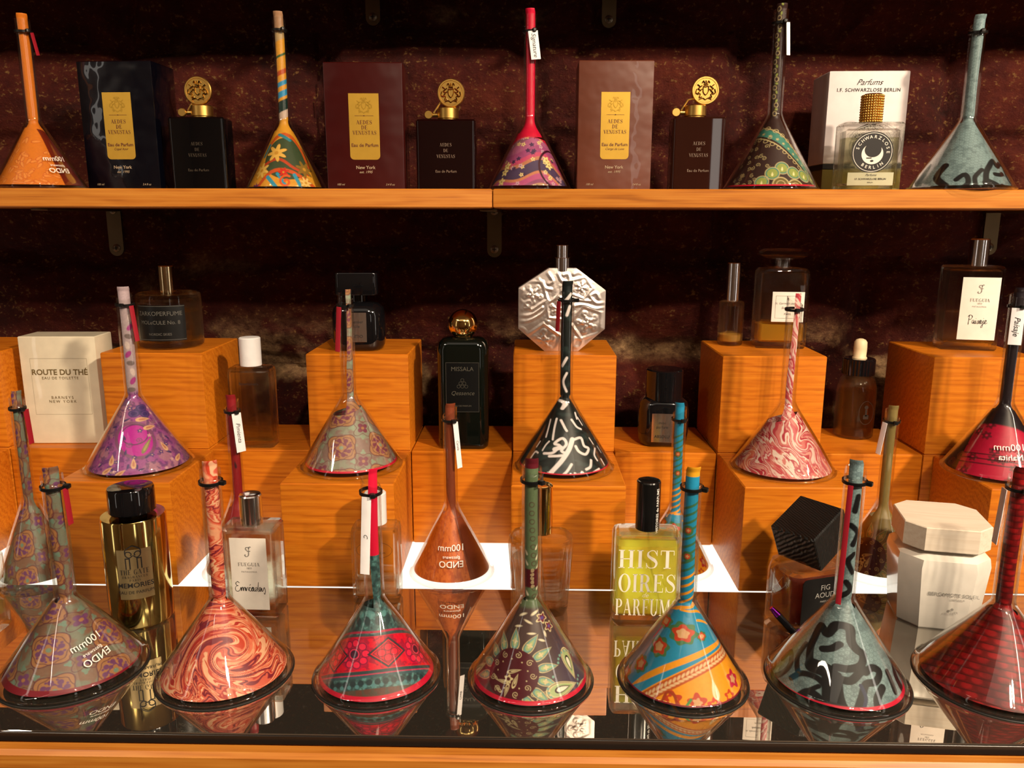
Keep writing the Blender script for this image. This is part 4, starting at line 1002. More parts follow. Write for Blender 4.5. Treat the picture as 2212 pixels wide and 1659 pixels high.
funnel('glass funnel with yellow floral paper, left of the maroon carton', 530, 712, 405, ZS1, 262, 38, pat_yellow, GU, Y=.935, res=1, top=.14, bot=.95)
funnel('glass funnel with pink banded paper and long red tongue, on the upper shelf', 1050, 1238, 405, ZS1, 255, 32, pat_pink, GU, Y=.915, res=1, top=.26, topslope=.1, bot=.94, stripe=(.945, DRED), tagw=(.25, .029, .0105, 'Signature', TAGW, -.12), tie=.84)
funnel('glass funnel with dark plum and teal banded paper, beside the white carton', 1560, 1767, 405, ZS1, 250, 22, pat_teal, GU, Y=.89, res=1, top=.10, bot=.955, stripe=(.935, RED), tagw=(.8, .032, .005, '', TAGW, -.05))
funnel('glass funnel with grey-blue patterned paper, rightmost on the upper shelf', 1966, 2184, 402, ZS1, 258, 45, lambda X, Y: pat_black(X-.45, Y+.25), GU, Y=.868, res=1, top=.05, bot=.95, cut=.010)
funnel('glass funnel with faded mauve quatrefoil paper, behind the first front funnel', 0, 165, 1283, ZT, 1075, 855, QF, GB, res=0, xb=84, cut=.006, tagw=(.9, .035, .007, '', REDP, 0))
funnel('red floral glass funnel with a written tag, behind the clear rectangular bottle', 440, 612, 1270, ZT, 1070, 862, pat_red_floral, GB, res=0, tagw=(.4, .040, .0095, 'Pimienta', TAGW, -.05), cut=.010, cutdir=-1.3)
funnel('glass funnel with plain orange-brown paper, alone against the glowing gap in the middle', 883, 1070, 1277, ZT, 1090, 880, pat_orange, GB, res=1, top=.14, topslope=.05, bot=.93, text=(-.02, .70, 1.15, 'E', 0), tagw=(.6, .048, .006, 'Canela', TAGW, -.07), cut=.009, cutdir=-1.3)
funnel('glass funnel with blue and orange striped paper, behind the yellow perfume bottle', 1366, 1541, 1262, ZT, 1095, 878, pat_blue, GB, res=0, cut=.008, cutdir=-1)
funnel('glass funnel with gold paisley paper, beside the large white jar', 1802, 1985, 1272, ZT, 1085, 884, pat_paisley('7a6a3c', '4a1018', ('8a9a62', 'b8a04c'), 'd9c07a', (-.15, -.68, .25), False, False), GB, res=1, top=.2, bot=.9, cut=.009, cutdir=1.2, tagw=(-.7, .034, .006, '', TAGW, .1))

# ------------------------------------------------------------------ cartons and bottles
LIQ = lambda nm, c, mixin=.5: solid_glass(nm, c, mixin, 1.36, .28 if min(c) < .5 else 0.)
def rz_cam(P): return -math.atan2(P.x, P.y)
def letters(name, geos, y, mat, parent, cx=0, cz=0, rz=0.0):
    return part(name, flat(geos, y, cx, cz, rz), mat, parent)
def sg(s, size, x=0, z=0, cond=.8): return (serif_geo(s, size, cond), x, z)
def tg(s, size, x=0, z=0, sh=0, bold=0.0, sp=1.0): return (text_geo(s, size, sh, bold, sp), x, z)
def shell_bottle(g_secs, wall_, zb, zt, n=6, inner_r=None):
    """thick glass: outer loft and an inward-facing cavity"""
    g = loft(g_secs, n); g2 = G(); inn = []
    for (z, hw, hd, r) in g_secs:
        if zb < z < zt: inn.append((z, hw-wall_, hd-wall_, max(r-wall_*.4, .001)))
    def at(z):
        for a, b in zip(g_secs, g_secs[1:]):
            if a[0] <= z <= b[0] and b[0] > a[0]:
                t = (z-a[0])/(b[0]-a[0]); return [a[i]*(1-t)+b[i]*t for i in (1, 2, 3)]
        return g_secs[-1][1:]
    q0, q1 = at(zb), at(zt)
    secs = [(zb, q0[0]-wall_*1.7, q0[1]-wall_*1.7, max(.001, q0[2]-wall_)), (zb+wall_*.6, q0[0]-wall_, q0[1]-wall_, max(.001, q0[2]-wall_*.4))]+inn+[(zt-wall_*.6, q1[0]-wall_, q1[1]-wall_, max(.001, q1[2]-wall_*.4)), (zt, q1[0]-wall_*1.8, q1[1]-wall_*1.8, max(.001, q1[2]-wall_))]
    secs = sorted(secs, key=lambda s: s[0]); loft(secs, n, g=g2); b = len(g.V); g.V += g2.V; g.F += [tuple(i+b for i in f[::-1]) for f in g2.F]
    return g, secs
def liquid(secs, ztop, shr=.0004, n=6):
    out = []
    for i, s in enumerate(secs):
        if s[0] < ztop: out.append((s[0]+(shr if i == 0 else 0), s[1]-shr, s[2]-shr, s[3]))
    p = [s for s in secs if s[0] >= ztop]
    q = out[-1]; nx_ = p[0] if p else q
    t = (ztop-q[0])/max(1e-6, nx_[0]-q[0]); out.append((ztop, q[1]*(1-t)+(nx_[1]-shr)*t, q[2]*(1-t)+(nx_[2]-shr)*t, q[3]))
    return loft(out, n)
def dip_tube(parent, z0, z1, x=0, dx=.004, r=.0009):
    part('dip_tube', tube([(x, 0, z1), (x+dx*.3, 0, (z0+z1)/2), (x+dx, 0, z0)], r, 8).mesh(), thin_glass('dip tube plastic', (.9, .9, .88), .5, .12), parent)

# ---- upper shelf ---------------------------------------------------------------
def crest_geo(s):
    V, F_ = [], []
    def ad(P, w_=.06):
        v, f = _stroke(smooth_pts(P, 4), w_*s); b = len(V); V.extend(v); F_.extend([tuple(i+b for i in q) for q in f])
    for sx in (-1, 1):
        for P in ([(.28, -.5), (.5, -.55), (.42, -.3), (.6, -.2), (.42, -.02), (.62, .12), (.45, .25), (.68, .46)], [(.42, 0), (.28, .1)], [(.45, .25), (.3, .36)], [(.55, -.3), (.78, -.2), (.72, .1)], [(.1, .5), (.2, .72), (.3, .56)]):
            ad([(sx*a*s, b*s) for a, b in P], .075)
    ad([(-.2*s, .3*s), (-.2*s, -.1*s), (0, -.35*s), (.2*s, -.1*s), (.2*s, .3*s), (0, .26*s), (-.2*s, .3*s)], .06)
    ad([(-.18*s, .44*s), (0, .40*s), (.18*s, .44*s)], .07); ad([(0, .45*s), (0, .75*s)], .07)
    ad([(-.5*s, -.70*s), (-.2*s, -.60*s), (0, -.72*s), (.2*s, -.60*s), (.5*s, -.70*s)], .06)
    return V, F_
def carton(label, l, r, yt, yb, Y, rz, mat, goldmat, frmat, text2, foot=.0012, film=True):
    P = at_y((l+r)/2, yb, Y); P.z = ZS1; wd = (r-l)*zdep(P)/F_PX; h = at_y((l+r)/2, yt, Y).z-ZS1; dp = wd*.62
    o = root('perfume_carton', label, 'carton', (P.x, Y+dp/2, ZS1), rz)
    part('carton_body', box(0, 0, h/2, wd, dp, h, .0009).mesh(), mat, o)
    part('base_lip', box(0, 0, .0009, wd+.0006, dp+.0006, .0016, .0002).mesh(), pm('cream card edge', (.52, .40, .26), .6), o)
    lw, lh = wd*.385, h*.515; z0 = h*.505; y = -dp/2-.0003
    g = G(); rr = lw*.13; pr = [(-lw/2, lh/2), (-lw/2, -lh/2+rr)]+[(-lw/2+rr-rr*math.cos(a), -lh/2+rr-rr*math.sin(a)) for a in (PI/8, PI/4, 3*PI/8, PI/2)]+[(lw/2-rr+rr*math.sin(a), -lh/2+rr-rr*math.cos(a)) for a in (0, PI/8, PI/4, 3*PI/8, PI/2)]+[(lw/2, lh/2)]
    g.add([(x, y, z0+z) for x, z in pr]+[(x, y+.0002, z0+z) for x, z in pr], [tuple(range(len(pr)))]+[(i, (i+1) % len(pr), (i+1) % len(pr)+len(pr), i+len(pr)) for i in range(len(pr))])
    lb = part('gold_label', g.mesh(smooth=False), goldmat, o); y -= .0002
    s = lw*.125
    letters('lettering', [sg('AEDES', s*1.0, 0, .035*h, 1.0), sg('DE', s*1.0, 0, -.005*h, 1.0), sg('VENUSTAS', s*1.0, 0, -.046*h, .92), tg('Eau de Parfum', s*1.25, 0, -.145*h, 0, .012)]+([tg(text2, s*.85, 0, -.178*h, .4)] if text2 else [])+
            [(rect_geo(lw*.62, .0003), 0, .085*h), (disc_geo(.0008, .0005), 0, .085*h)], y, pm('maroon ink', (.10, .018, .012), .5), lb, 0, z0)
    letters('crest', [(crest_geo(lw*.33), 0, .165*h)], y, pm('embossed gold shade', (.60, .36, .045), .3, .6), lb, 0, z0)
    letters('lettering', [tg('New York', s*1.2, 0, 0, 0, .01), tg('est. 1995', s*.95, 0, -.036*h, .35), tg('100 ml', s*.75, -wd*.33, -.135*h, .3), tg('3.4 fl oz', s*.75, wd*.31, -.135*h, .3)], -dp/2-.0003, pm('pale gold print', (.42, .33, .22), .4), o, 0, h*.185)
    return o
GOLDL = pm('matt gold foil', (.58, .35, .045), .42, .55)
NAVY = pm('navy cellophane', (.0012, .0014, .004), .25, 0, .3, .8, bump=(22, .6, .008))
NAVYS = pm('navy board', (.008, .012, .10), .5)
MAR = pm('maroon cellophane', (.040, .003, .003), .3, 0, .3, .8, bump=(18, .5, .006))
BRN = pm('brown cellophane', (.115, .030, .014), .42, 0, .5, .5, bump=(30, .5, .004))
o = carton('tall navy blue carton in wrinkled film with gold label, left of the upper shelf', 191, 353, 131, 405, .91, -.05, NAVY, GOLDL, None, 'Copal Azur')
c_, dp_ = o.children[0].dimensions, o.children[0].dimensions
w_, d_, h_ = (max(v.co[i] for v in o.children[0].data.vertices) for i in range(3))
part('side_panel', box(w_+.0002, 0, h_/2, .0004, d_*1.9, h_*.985, .0).mesh(), NAVYS, o, 'deep blue side of the carton')
carton('glossy maroon carton with gold label, middle-left of the upper shelf', 707, 873, 134, 405, .90, .03, MAR, GOLDL, None, '')
carton('matt brown carton with gold label, right of centre on the upper shelf', 1246, 1404, 130, 405, .885, .0, BRN, GOLDL, None, 'Cierge de Lune')

def aedes(label, l, r, ytop, ycap0, ycapt, Y, glass, lettermat, rz, cx_cap):
    P = at_y((l+r)/2, 405, Y); k = zdep(P)/F_PX; wd = (r-l)*k; H_ = at_y((l+r)/2, ytop, Y).z-ZS1; dp = wd*.5
    o = root('perfume_bottle', label, 'perfume bottle', (P.x, Y+dp/2, ZS1), rz, 'dark bottles with gold coin stoppers')
    b = .0016
    sec = [(0, wd/2-b, dp/2-b, .003), (b, wd/2, dp/2, .004), (H_-b*1.2, wd/2, dp/2, .004), (H_, wd/2-b, dp/2-b, .003)]
    part('glass_body', loft(sec).mesh('b', .5), glass, o)
    letters('lettering', [sg('AEDES', .0036, 0, .014, .85), sg('DE', .0036, 0, .008, .85), sg('VENUSTAS', .0036, 0, .002, .8), tg('Eau de Parfum', .0040, 0, -.014, 0, 0)], -dp/2-.0003, lettermat, o, 0, H_*.46)
    rc = 23*k; hc_ = 26*k
    c0 = (cx_cap[0]-(l+r)/2)*k
    cl = part('gold_collar', lathe([(rc*.86, H_), (rc*.86, H_+.0015), (rc, H_+.002), (rc, H_+hc_-.001), (rc-.001, H_+hc_), (rc*.6, H_+hc_+.0004)], 40, (c0, 0)).mesh('c', .5), GOLDM, o)
    g = lathe([(.0022, -.008), (.0022, 0)], 16); g.xf(Matrix.Translation((c0-rc, 0, H_+hc_*.45)) @ Matrix.Rotation(PI/2, 4, 'Y'))
    g2 = lathe([(.004, -.002), (.0046, -.0012), (.0046, .0012), (.004, .002)], 24); g2.xf(Matrix.Translation((c0-rc-.0095, -.002, H_+hc_*.45)) @ Matrix.Rotation(PI/2, 4, 'X')); g.add(g2.V, g2.F)
    part('side_knob', g.mesh('k', .5), GOLDM, cl)
    rd = 29.5*k; g = lathe([(rd-.0008, -.0026), (rd, -.0018), (rd, .0018), (rd-.0008, .0026), (rd-.0022, .0026), (rd-.0026, .0021)], 56)
    cz = H_+hc_+rd+.0005
    M_ = Matrix.Translation((c0+(cx_cap[1]-cx_cap[0])*k, 0, cz)) @ Matrix.Rotation(PI/2, 4, 'X')
    st = part('coin_stopper', g.xf(M_).mesh('s', .5), GOLDM, o, 'round gold disc stopper embossed with a crest')
    V, F_ = crest_geo(rd*.9); g = G(); n = len(V)
    g.add([(a, b_, .0021) for a, b_ in V]+[(a, b_, .0030) for a, b_ in V], [tuple(i+n for i in f) for f in F_]+[(f[i], f[(i+1) % 4], f[(i+1) % 4]+n, f[i]+n) for f in F_ for i in range(4)])
    part('crest', g.xf(M_).mesh('cr', .4), GOLDP, st)
    g = tube([(c0-rc-.004, 0, H_+hc_*.6), (c0-rc*.7, .001, H_+hc_+.006), (c0-rd*.55+(cx_cap[1]-cx_cap[0])*k, .001, cz-rd*.5)], .0011, 8)
    part('hinge_arm', g.mesh(), GOLDM, cl)
DG1 = pm('black lacquered glass', (.002, .002, .0025), .04, 0, .6, .5)
DG2 = solid_glass('smoked maroon glass', (.045, .010, .012), .12)
DG3 = solid_glass('smoked brown glass', (.16, .045, .025), .15)
aedes('opaque black square bottle with gold disc stopper, beside the navy carton', 372, 492, 252, 0, 0, .905, DG1, pm('faint bronze print', (.06, .045, .03), .5), .0, (437, 432))
aedes('smoky black square bottle with gold disc stopper, beside the maroon carton', 900, 1028, 257, 0, 0, .90, pm('near black glass', (.006, .0012, .0015), .04, 0, .6, .5), pm('bronze print', (.20, .14, .10), .5), .0, (967, 974))
aedes('translucent brown square bottle with tilted gold disc stopper, beside the brown carton', 1449, 1562, 252, 0, 0, .885, pm('dark amber glass', (.020, .005, .003), .04, 0, .6, .5), pm('bronze print', (.20, .14, .10), .5), .0, (1500, 1519))

def schwarz():
    Y = .925; P = at_y(1866, 400, Y); k = zdep(P)/F_PX; x0 = at_y(1776, 400, Y).x; x1 = at_y(1944, 400, Y).x; wd = x1-x0; h = at_y(1866, 153, Y).z-ZS1; dp = .055
    o = root('perfume_carton', 'white carton with black band and round black emblem, at the right of the upper shelf', 'carton', ((x0+x1)/2, Y+dp/2, ZS1), -.03)
    zb = h*.195
    part('carton_body', box(0, 0, zb+.0055+(h-zb-.0055)/2, wd, dp, h-zb-.0055, .0008).mesh(), pm('white card', (.74, .66, .66), .5), o)
    part('black_band', box(0, 0, zb+.00275, wd, dp, .0055, .0002).mesh(), INK, o)
    part('olive_base', box(0, 0, zb/2, wd, dp, zb, .0008).mesh(), pm('olive gold card', (.22, .17, .04), .4, .3), o)
    y = -dp/2-.0003
    letters('lettering', [tg('Parfums', .0085, 0, .008, .5), tg('I.F. SCHWARZLOSE BERLIN', .0051, 0, 0, 0, .012, 1.12)], y, INK, o, 0, h*.845)
    cx, cz = .006, h*.37; R_ = wd*.30
    em = letters('round_emblem', [(disc_geo(R_, R_), 0, 0)], y, INK, o, cx, cz)
    gs = [(ring_geo(R_*.95, R_*.95, .0006), 0, 0), (ring_geo(R_*.62, R_*.62, .0005), 0, 0)]
    letters('emblem_rings', gs, y-.0002, LABELW, em, cx, cz)
    g = G()
    for tx, a0, a1, up in (('SCHWARZLOSE', 160, 20, 1), ('BERLIN', 235, 305, -1)):
        for i, ch in enumerate(tx):
            a = math.radians(a0+(a1-a0)*i/(len(tx)-1)); V, F_ = text_geo(ch, .0062, 0, .01); r_ = R_*.79; t = a-PI/2 if up > 0 else a+PI/2
            g.add([(cx+r_*math.cos(a)+p*math.cos(t)-q*math.sin(t), y-.0002, cz+r_*math.sin(a)+p*math.sin(t)+q*math.cos(t)) for p, q in V], F_)
    part('emblem_lettering', g.mesh(smooth=False), LABELW, em)
    letters('lettering', [tg('HYDROFUGAL', .0036, 0, 0, 0, .01)], y, INK, o, 0, h*.16)
    # bottle in front
    Y2 = .862; P = at_y(1881, 402, Y2); k = zdep(P)/F_PX; wd = 128*k; h = at_y(1881, 263, Y2).z-ZS1; dp = .030
    o = root('perfume_bottle', 'square clear bottle with ribbed gold cap and round black emblem before the white carton', 'perfume bottle', (P.x, Y2+dp/2, ZS1), -.10)
    b = .002; sec = [(0, wd/2-b, dp/2-b, .002), (b, wd/2, dp/2, .003), (h-b, wd/2, dp/2, .003), (h, wd/2-b, dp/2-b, .002)]
    g, inn = shell_bottle(sec, .0038, .005, h-.006)
    part('glass_body', g.mesh('b', .5), SOLID, o)
    part('perfume', liquid(inn, h*.78).mesh('l', .5), LIQ('pale green perfume', (.97, .97, .84)), o)
    y = -dp/2-.0004; R_ = wd*.335
    em = letters('round_emblem', [(disc_geo(R_, R_), 0, 0)], y, INK, o, 0, h*.56)
    letters('emblem_rings', [(ring_geo(R_*.94, R_*.94, .0005), 0, 0), (disc_geo(R_*.52, R_*.50), 0, -R_*.08)], y-.0002, LABELW, em, 0, h*.56)
    letters('emblem_figure', [(disc_geo(R_*.4, R_*.36), R_*.02, R_*.12), (disc_geo(R_*.08, R_*.05), -.0, -R_*.42), (rect_geo(R_*.25, R_*.05), -R_*.15, -R_*.28)], y-.0004, INK, em, 0, h*.56)
    g = G(); cz = h*.56
    for tx, a0, a1, up in (('SCHWARZLOSE', 165, 0, 1), ('BERLIN', 235, 310, -1)):
        for i, ch in enumerate(tx):
            a = math.radians(a0+(a1-a0)*i/(len(tx)-1)); V, F_ = text_geo(ch, .0044, 0, .01); r_ = R_*.74; t = a-PI/2 if up > 0 else a+PI/2
            g.add([(r_*math.cos(a)+p*math.cos(t)-q*math.sin(t), y-.0002, cz+r_*math.sin(a)+p*math.sin(t)+q*math.cos(t)) for p, q in V], F_)
    part('emblem_lettering', g.mesh(smooth=False), LABELW, em)
    lb = part('clear_label', box(0, y, h*.17, wd*.74, .0003, h*.19).mesh(), pm('pale olive label', (.42, .42, .28), .5), o)
    letters('lettering', [tg('Parfums', .0034, 0, .0035, .5), tg('I.F. SCHWARZLOSE BERLIN', .0026, 0, -.0005, 0, .01), tg('BERLIN', .0018, 0, -.004)], y-.0004, INK, lb, 0, h*.175)
    # ribbed cap of beads
    rc = 23*k; g = lathe([(rc*.9, h), (rc*.9, h+58*k), (rc*.8, h+58*k+.001)], 40); cp = part('cap', g.mesh('c', .5), GOLDP, o)
    g = G(); n = 26; rows = 11
    for j in range(rows):
        for i in range(n):
            a = 2*PI*(i+.0*(j % 2))/n; zc = h+(j+.5)*58*k/rows; q = lathe([(.0003, -.00135), (.0011, -.0007), (.0013, 0), (.0011, .0007), (.0003, .00135)], 6)
            q.xf(Matrix.Translation((rc*.93*math.cos(a), rc*.93*math.sin(a), zc))); g.add(q.V, q.F)
    part('cap_beading', g.mesh('bd', 1.5), GOLDM, cp)
schwarz()

# ---- things on the raised cubes ------------------------------------------------
def zarko():
    s = Site(362, 757, T2, wpx=128); k = zdep(s.P)/F_PX; R = 66*k; h = s.h(632, -R*.2)
    o = root('perfume_bottle', 'short round clear bottle with wide black label and slim gold cap, on a raised cube', 'perfume bottle', s.P, rz_cam(s.P)*.6)
    prof = [(R*.86, 0), (R*.97, .002), (R, .005), (R, h-.005), (R*.97, h-.0015), (R*.9, h)]
    g = lathe(prof, 64); inn = [(.001, .007), (R*.90, .0075), (R*.93, .011), (R*.93, h-.010), (R*.85, h-.006), (.001, h-.005)]
    g2 = lathe(inn, 64); b = len(g.V); g.V += g2.V; g.F += [tuple(i+b for i in f[::-1]) for f in g2.F]
    part('glass_body', g.mesh('b', .5), SOLID, o)
    part('perfume', lathe([(.001, .0078), (R*.89, .0080), (R*.922, .0115), (R*.922, h*.66), (.001, h*.66)], 64).mesh('l', .5), LIQ('pale straw perfume', (.97, .93, .80), .7), o)
    dip_tube(o, .01, h-.004, .002)
    # curved black label
    nu = 40; a = np.linspace(-.95, .62, nu); V = []; Fc = []
    for j, z in enumerate((h*.17, h*.81)):
        V += [((R+.0004)*math.sin(t), -(R+.0004)*math.cos(t), z) for t in a]
    lb = part('black_label', mesh('lb', V, [(i, i+1, i+1+nu, i+nu) for i in range(nu-1)]), pm('black label', (.006, .006, .006), .35), o)
    g = G()
    for tx, sz, z in (('ZARKOPERFUME', .0066, .66), ('MOLeCULE No. 8', .0058, .50), ('NORDIC SKIES', .0038, .29)):
        Vt, Ft = text_geo(tx, sz); g.add([((R+.0007)*math.sin(x/R-.17), -(R+.0007)*math.cos(x/R-.17), h*z+y_) for x, y_ in Vt], Ft)
    bt = 0
    part('lettering', g.mesh(smooth=False), pm('grey label print', (.12, .115, .10), .5), lb)
    g = G(); 
    for z in (h*.19, h*.79): g.add([((R+.0006)*math.sin(t), -(R+.0006)*math.cos(t), z+q) for q in (0, .0004) for t in a], [(i, i+1, i+1+nu, i+nu) for i in range(nu-1)])
    part('label_border', g.mesh(smooth=False), pm('grey label print', (.2, .2, .2), .5), lb)
    rc = 16.5*k; h2 = s.h(573)
    part('cap', lathe([(rc, h), (rc, h2-.0012), (rc-.0010, h2-.0002), (rc-.002, h2)], 40).mesh('c', .5), pm('pale gold cap', (.86, .70, .42), .12, 1.0), o)
zarko()
def flatcap(label, cx, yb, z, wpx, ybody, yn0, yn1, capw, ytop, lx0, lx1, ly0, ly1, capscale=1.0, roundcap=False, txt=('premier', 'rôle', 'INITIO')):
    s = Site(cx, yb, z, half=.022); k = zdep(s.P)/F_PX; R = wpx/2*k; hb = s.h(ybody)
    o = root('perfume_bottle', label, 'perfume bottle', s.P, rz_cam(s.P)*.5)
    sec = [(0, R*.80, R*.60, R*.4), (.002, R*.90, R*.68, R*.5), (hb*.12, R*.97, R*.74, R*.6), (hb*.3, R, R*.76, R*.62), (hb*.72, R, R*.76, R*.62), (hb*.88, R*.93, R*.72, R*.6), (hb*.97, R*.72, R*.58, R*.5), (hb, R*.42, R*.4, R*.38)]
    part('glass_body', loft(sec, 10).mesh('b', .8), BLACKG, o)
    h1, h2 = s.h(yn1), s.h(ytop); rn = R*.34
    part('neck', lathe([(rn, hb-.001), (rn, h1)], 32).mesh('n', .5), BLACKG, o)
    cw = capw/2*k
    part('cap', (lathe([(cw-.0015, h1), (cw, h1+.001), (cw, h2-.0012), (cw-.0015, h2)], 48) if roundcap else loft([(h1, cw-.001, cw*.9, .004), (h1+.001, cw, cw*.92, .005), (h2-.001, cw, cw*.92, .005), (h2, cw-.001, cw*.9, .004)])).mesh('c', .5), BLACKG, o)
    y = -R*.76-.0004; w_ = (lx1-lx0)*k; h_ = (ly1-ly0)*k; x_ = ((lx0+lx1)/2-cx)*k; zc = s.h((ly0+ly1)/2, -R*.7)
    lb = part('mirror_label', box(x_, y, zc, w_, .0006, h_, .0001).mesh(), pm('silvered label', (.72, .60, .52), .16, .95), o)
    letters('lettering', [tg(txt[0], .0046, 0, .006), tg(txt[1], .0046, 0, .001), tg(txt[2], .0046, 0, -.010, 0, .01)], y-.0005, INK, lb, x_, zc)
flatcap('black rounded bottle with a flat wide black cap, on a raised cube', 775, 760, T2, 112, 650, 0, 634, 88, 587, 752, 794, 676, 738)
flatcap('smaller black bottle with tall black cap and mirrored label, on the back cubes', 1432, 968, T1, 106, 852, 0, 862, 78, 796, 1406, 1450, 893, 955, txt=('mon', 'parfum', 'ABSOLU'), roundcap=True)

def octagon():
    s = Site(1212, 760, T2, half=.012); k = zdep(s.P)/F_PX
    o = root('perfume_bottle', 'flat octagonal silver flask embossed with pentagons and flowers, on a raised cube', 'perfume bottle', s.P, 0)
    zmid = s.h(672); Rr = 92*k
    # outline of the octagon in the picture: flat foot, straight sides
    pts = [(-36, 84), (36, 84), (92, 36), (92, -46), (30, -92), (-28, -92), (-92, -50), (-92, 36)]
    O = [(x*k, -y*k+.0) for x, y in pts]; zb = -min(p[1] for p in O)
    nth, nr = 480, 150; th = np.linspace(0, 2*PI, nth, endpoint=False); rad = np.zeros(nth)
    for i, t in enumerate(th):
        dx, dz = math.cos(t), math.sin(t); best = 9
        for (ax, az), (bx, bz) in zip(O, O[1:]+O[:1]):
            ex, ez = bx-ax, bz-az; den = dx*ez-dz*ex
            if abs(den) < 1e-12: continue
            tt = (ax*ez-az*ex)/den; uu = (ax*dz-az*dx)/den
            if tt > 0 and -1e-6 <= uu <= 1+1e-6: best = min(best, tt)
        rad[i] = best
    rr = np.linspace(0, 1, nr)**.75; RR, TT = np.meshgrid(rr, th); RD = RR*rad[:, None]
    X = RD*np.cos(TT)/k; Z = RD*np.sin(TT)/k          # in picture pixels, z up
    c = Cv(X, Z, np.array([0., 0., 0.])); Cv.E, e0 = 3.0, Cv.E; one = np.array([1., 1., 1.])
    def penta(cx, cy, r, rot):
        P = [(cx+r*math.cos(rot+i*2*PI/5), cy+r*math.sin(rot+i*2*PI/5)) for i in range(6)]; c.line(P, 4.5, one, sm=False)
        for i in range(5): c.circle(cx+r*.52*math.cos(rot+i*2*PI/5), cy+r*.52*math.sin(rot+i*2*PI/5), r*.15, one*.7); c.circle(cx+r*.52*math.cos(rot+i*2*PI/5), cy+r*.52*math.sin(rot+i*2*PI/5), r*.07, one*.2)
        c.star(cx, cy, r*.30, 5, .3, one, rot); c.star(cx, cy, r*.16, 5, .3, one*.4, rot+.6); c.circle(cx, cy, r*.07, one)
    penta(-38, -62, 38, PI/2); penta(54, -22, 37, .6); penta(-62, 38, 33, .9); penta(-10, 8, 26, .2); penta(40, 52, 24, 1.2)
    for P in ([(-90, -20), (-70, -18), (-40, 0), (-28, 24)], [(-90, -8), (-66, -6), (-42, 10)], [(-84, 6), (-78, 20), (-66, 22), (-68, 10), (-80, 8)], [(-30, 82), (-20, 66), (-28, 60)], [(-8, 80), (0, 66), (14, 66), (12, 80), (2, 78)],
              [(90, 10), (70, 8), (46, 16), (26, 14)], [(90, 20), (72, 20), (60, 34), (72, 40), (78, 30)], [(20, 30), (40, 26), (60, 24)], [(20, -70), (30, -56), (44, -60), (40, -74), (30, -76)], [(-24, -84), (-10, -76), (4, -60)], [(60, -62), (74, -52)], [(10, -20), (18, -36), (10, -50)],
              [(-12, 30), (-4, 44), (10, 48), (18, 40)], [(-50, 70), (-36, 52), (-24, 48)], [(24, 80), (36, 84), (50, 74)], [(-90, 30), (-82, 48)], [(-88, -34), (-78, -40), (-72, -60)]): c.line(P, 5.0, one)
    for (x, y) in ((-30, -20), (4, -70), (50, 78), (62, 66), (20, 64), (28, -4), (86, -44)): c.circle(x, y, 5, one*.8)
    Cv.E = e0
    Hh = c.C[..., 0]; dome = 1-RR**6; Hh = Hh*.0012*dome+.0035*(1-RR**2.2)+.0006*(fbm(X*.08, Z*.08, 3)-.5)*dome
    D = .007; Yv = -(D+Hh)
    V = np.stack([RD*np.cos(TT), Yv, RD*np.sin(TT)+zb], -1).transpose(1, 0, 2).reshape(-1, 3)
    Vb = V.copy(); Vb[:, 1] *= -1
    Fa = grid_faces(nth, nr, True); Fb = Fa[:, ::-1]+len(V); o0 = (nr-1)*nth; j = np.arange(nth); j2 = (j+1) % nth
    Fr = np.stack([o0+j, o0+j2, o0+j2+len(V), o0+j+len(V)], -1)
    part('flask_body', mesh('f', np.concatenate([V, Vb]), np.concatenate([Fa[:, ::-1], Fb[:, ::-1], Fr[:, ::-1]]), .9), pm('silvered metal', (.86, .76, .71), .38, 1.0), o)
    zt = zb+92*k; r1, r2 = 17*k, 13.5*k; h1 = s.h(556); h2 = s.h(529)
    part('spray_collar', lathe([(r1, zt-.003), (r1, h1-.0005), (r1-.0006, h1)], 36).mesh('c', .5), CHROME, o)
    part('spray_button', lathe([(r2, h1), (r2, h2-.0006), (r2-.0006, h2)], 36).mesh('c', .5), CHROME, o)
octagon()
def atomiser():
    s = Site(1578, 748, T2, wpx=50); k = zdep(s.P)/F_PX; R = 26.5*k; h = s.h(648)
    o = root('perfume_bottle', 'slim clear atomiser with tall chrome cap and a little amber liquid, on a raised cube', 'perfume bottle', s.P, 0)
    g = lathe([(R*.9, 0), (R, .0015), (R, h-.004), (R*.94, h-.0015), (R*.7, h)], 44); g2 = lathe([(.001, .004), (R*.8, .0045), (R*.84, .007), (R*.84, h-.006), (R*.5, h-.0015), (.001, h-.001)], 44); b = len(g.V); g.V += g2.V; g.F += [tuple(i+b for i in f[::-1]) for f in g2.F]
    part('glass_body', g.mesh('b', .5), SOLID, o)
    part('perfume', lathe([(.001, .0045), (R*.79, .005), (R*.83, .0075), (R*.83, h*.24), (.001, h*.24)], 44).mesh('l', .5), LIQ('amber perfume', (.97, .66, .20), .5), o)
    dip_tube(o, .006, h, .0, -.004)
    rc = 14.5*k; h2 = s.h(567); part('cap', lathe([(rc, h-.001), (rc, h2-.0008), (rc-.0008, h2)], 36).mesh('c', .5), CHROME, o)
atomiser()
